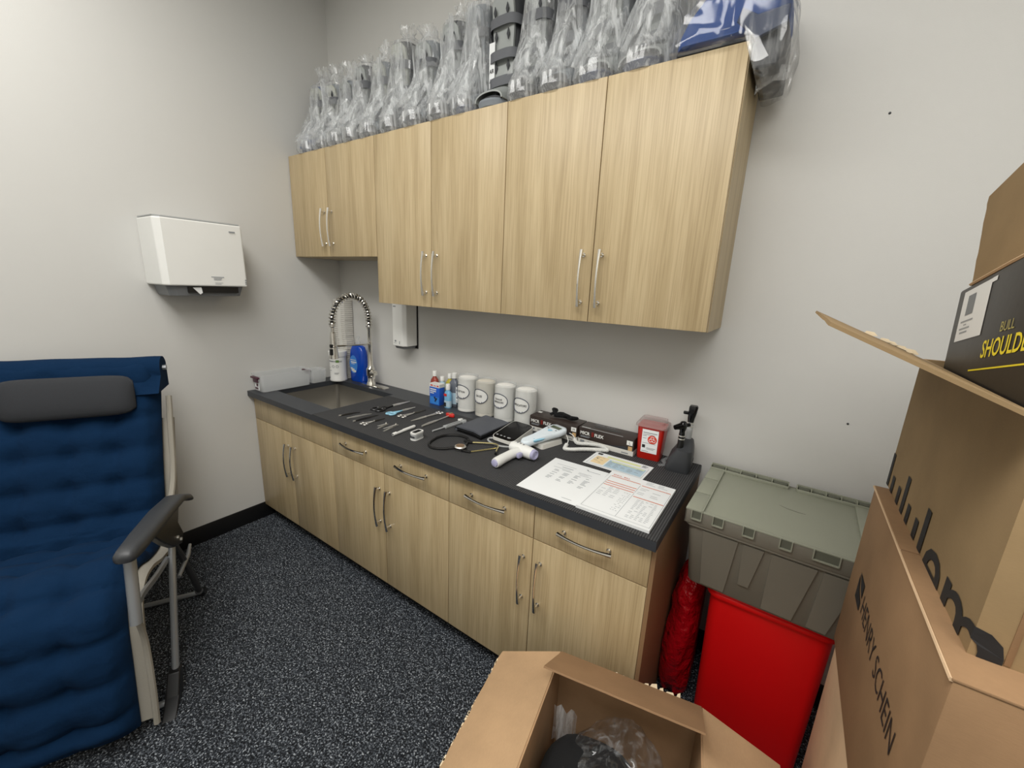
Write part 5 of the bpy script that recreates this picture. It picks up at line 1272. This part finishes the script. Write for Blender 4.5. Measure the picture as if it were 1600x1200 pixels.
# sling fabric behind
rows = []
mb = MB()
for i in range(15, n):
    N_ = nrm(i); nx_, nz_ = (-N_[0], -N_[1])
    if nz_ < 0 or (cl[i][1] > .6 and nx_ < 0): nx_, nz_ = abs(nx_), abs(nz_)
    a = .02 if i < n*.3 else .018
    w0 = .02; off = (.035 if cl[i][1] > .5 and cl[i][0] < .15 else .018)
    rows.append([P(cl[i][0]-nx_*off, w0, cl[i][1]-nz_*off), P(cl[i][0]-nx_*off, .635, cl[i][1]-nz_*off), P(cl[i][0]-nx_*(off+.012), .635, cl[i][1]-nz_*(off+.012)), P(cl[i][0]-nx_*(off+.012), w0, cl[i][1]-nz_*(off+.012))])
mb.loft(rows); mb.build('sling', 'beige', CT, smooth=50)
def side(o0, sgn):
    """one side of the frame; o0 = side offset, sgn = outward direction"""
    oo = lambda v: o0+sgn*v
    MB().tube([P(.705, oo(0), .66), P(.745, oo(0), .47)], .0155, 12).build('front_post', 'tube', CT)
    MB().tube(spline([P(.74, oo(0), .50), P(.70, oo(-.004), .37), P(.705, oo(-.006), .2), P(.715, oo(-.01), .06)], 6), .009, 8).build('legrest_rail', 'beige', CT)
    lg = MB(); lg.tube(spline([P(.33, oo(.004), .50), P(.42, oo(.004), .31), P(.535, oo(.004), .06)], 5), [.0115]*11, 10); l_ = lg.build('leg', 'tube', CT)
    mb = MB(); mb.loft([[P(.515, oo(-.016), .085), P(.55, oo(-.016), .085), P(.55, oo(.022), .085), P(.515, oo(.022), .085)], [P(.53, oo(-.018), .04), P(.60, oo(-.018), .03), P(.60, oo(.022), .03), P(.53, oo(.022), .04)], [P(.55, oo(-.018), .0), P(.67, oo(-.018), .0), P(.67, oo(.022), .0), P(.55, oo(.022), .0)]]); mb.build('foot', 'black', l_, smooth=0, bevel=.004)
    lg = MB(); lg.tube(spline([P(.30, oo(-.005), .47), P(.19, oo(-.004), .30), P(.06, oo(0), .05)], 5), .0115, 10); l_ = lg.build('leg', 'dgrey', CT)
    MB().tube([P(.07, oo(0), .06), P(.02, oo(0), .015), P(-.01, oo(0), .012)], [.016, .017, .012], 10).build('foot', 'black', l_)
    MB().tube([P(.11, oo(.004), .33), P(.16, oo(.004), .31), P(.30, oo(-.002), .305)], [.006, .008, .007], 8).build('brace', 'tube', CT)
    MB().tube(spline([P(.36, oo(-.012), .43), P(.50, oo(-.012), .455), P(.64, oo(-.010), .49), P(.73, oo(-.004), .50)], 5), .013, 8, sx=.6).build('seat_rail', 'tube', CT)
    # armrest: a shaped slab rising to the front with a rolled nose
    mb = MB(); rr = []
    for s_, h_, wd, th, xo in ((.15, .578, .016, .010, .034), (.20, .61, .026, .014, .03), (.30, .655, .034, .018, .024), (.45, .682, .036, .02, .02), (.62, .70, .033, .022, .014), (.70, .708, .03, .022, .012), (.73, .711, .028, .022, .01), (.76, .713, .025, .018, .008), (.77, .712, .016, .010, .008)):
        rr.append([P(s_, oo(xo+q.x), h_-.012+q.y) for q in ell(wd*2, th*2, 16, e=3)])
    mb.loft(rr); mb.build('armrest', 'black' if 0 else 'dgrey', CT, smooth=50)
    mb = MB(); mb.loft([[P(s_, oo(o_), h_) for s_, h_ in ((.24, .60), (.50, .66), (.58, .66), (.46, .55), (.37, .48), (.28, .44), (.245, .47), (.29, .54))] for o_ in (-.002, .022)]); mb.build('recline_bracket', 'black', CT, smooth=0, bevel=.004)
    mb = MB()
    for s_, h_ in ((.335, .50), (.30, .47)): mb.cyl(P(s_, oo(.018), h_), P(s_, oo(.028), h_), .008, .006, 10)
    mb.build('rivet', 'steel', CT)
side(0, -1)
side(.655, 1)
def cross(s_, h_, r, nm='cross_bar'):
    MB().tube([P(s_, .0, h_), P(s_, .655, h_)], r, 10).build(nm, 'tube', CT)
cross(.02, .016, .011); cross(.60, .014, .011); 
mb = MB(); mb.tube([P(-.11, .03, 1.08), P(-.11, .625, 1.08)], .011, 8); mb.build('top_bar', 'tube', CT)
for o_ in (.03, .625):
    MB().tube(spline([P(-.075, o_, .96), P(-.04, o_, .86), P(.06, o_, .62), P(.27, o_, .50)], 6), .011, 8).build('back_rail', 'beige', CT)
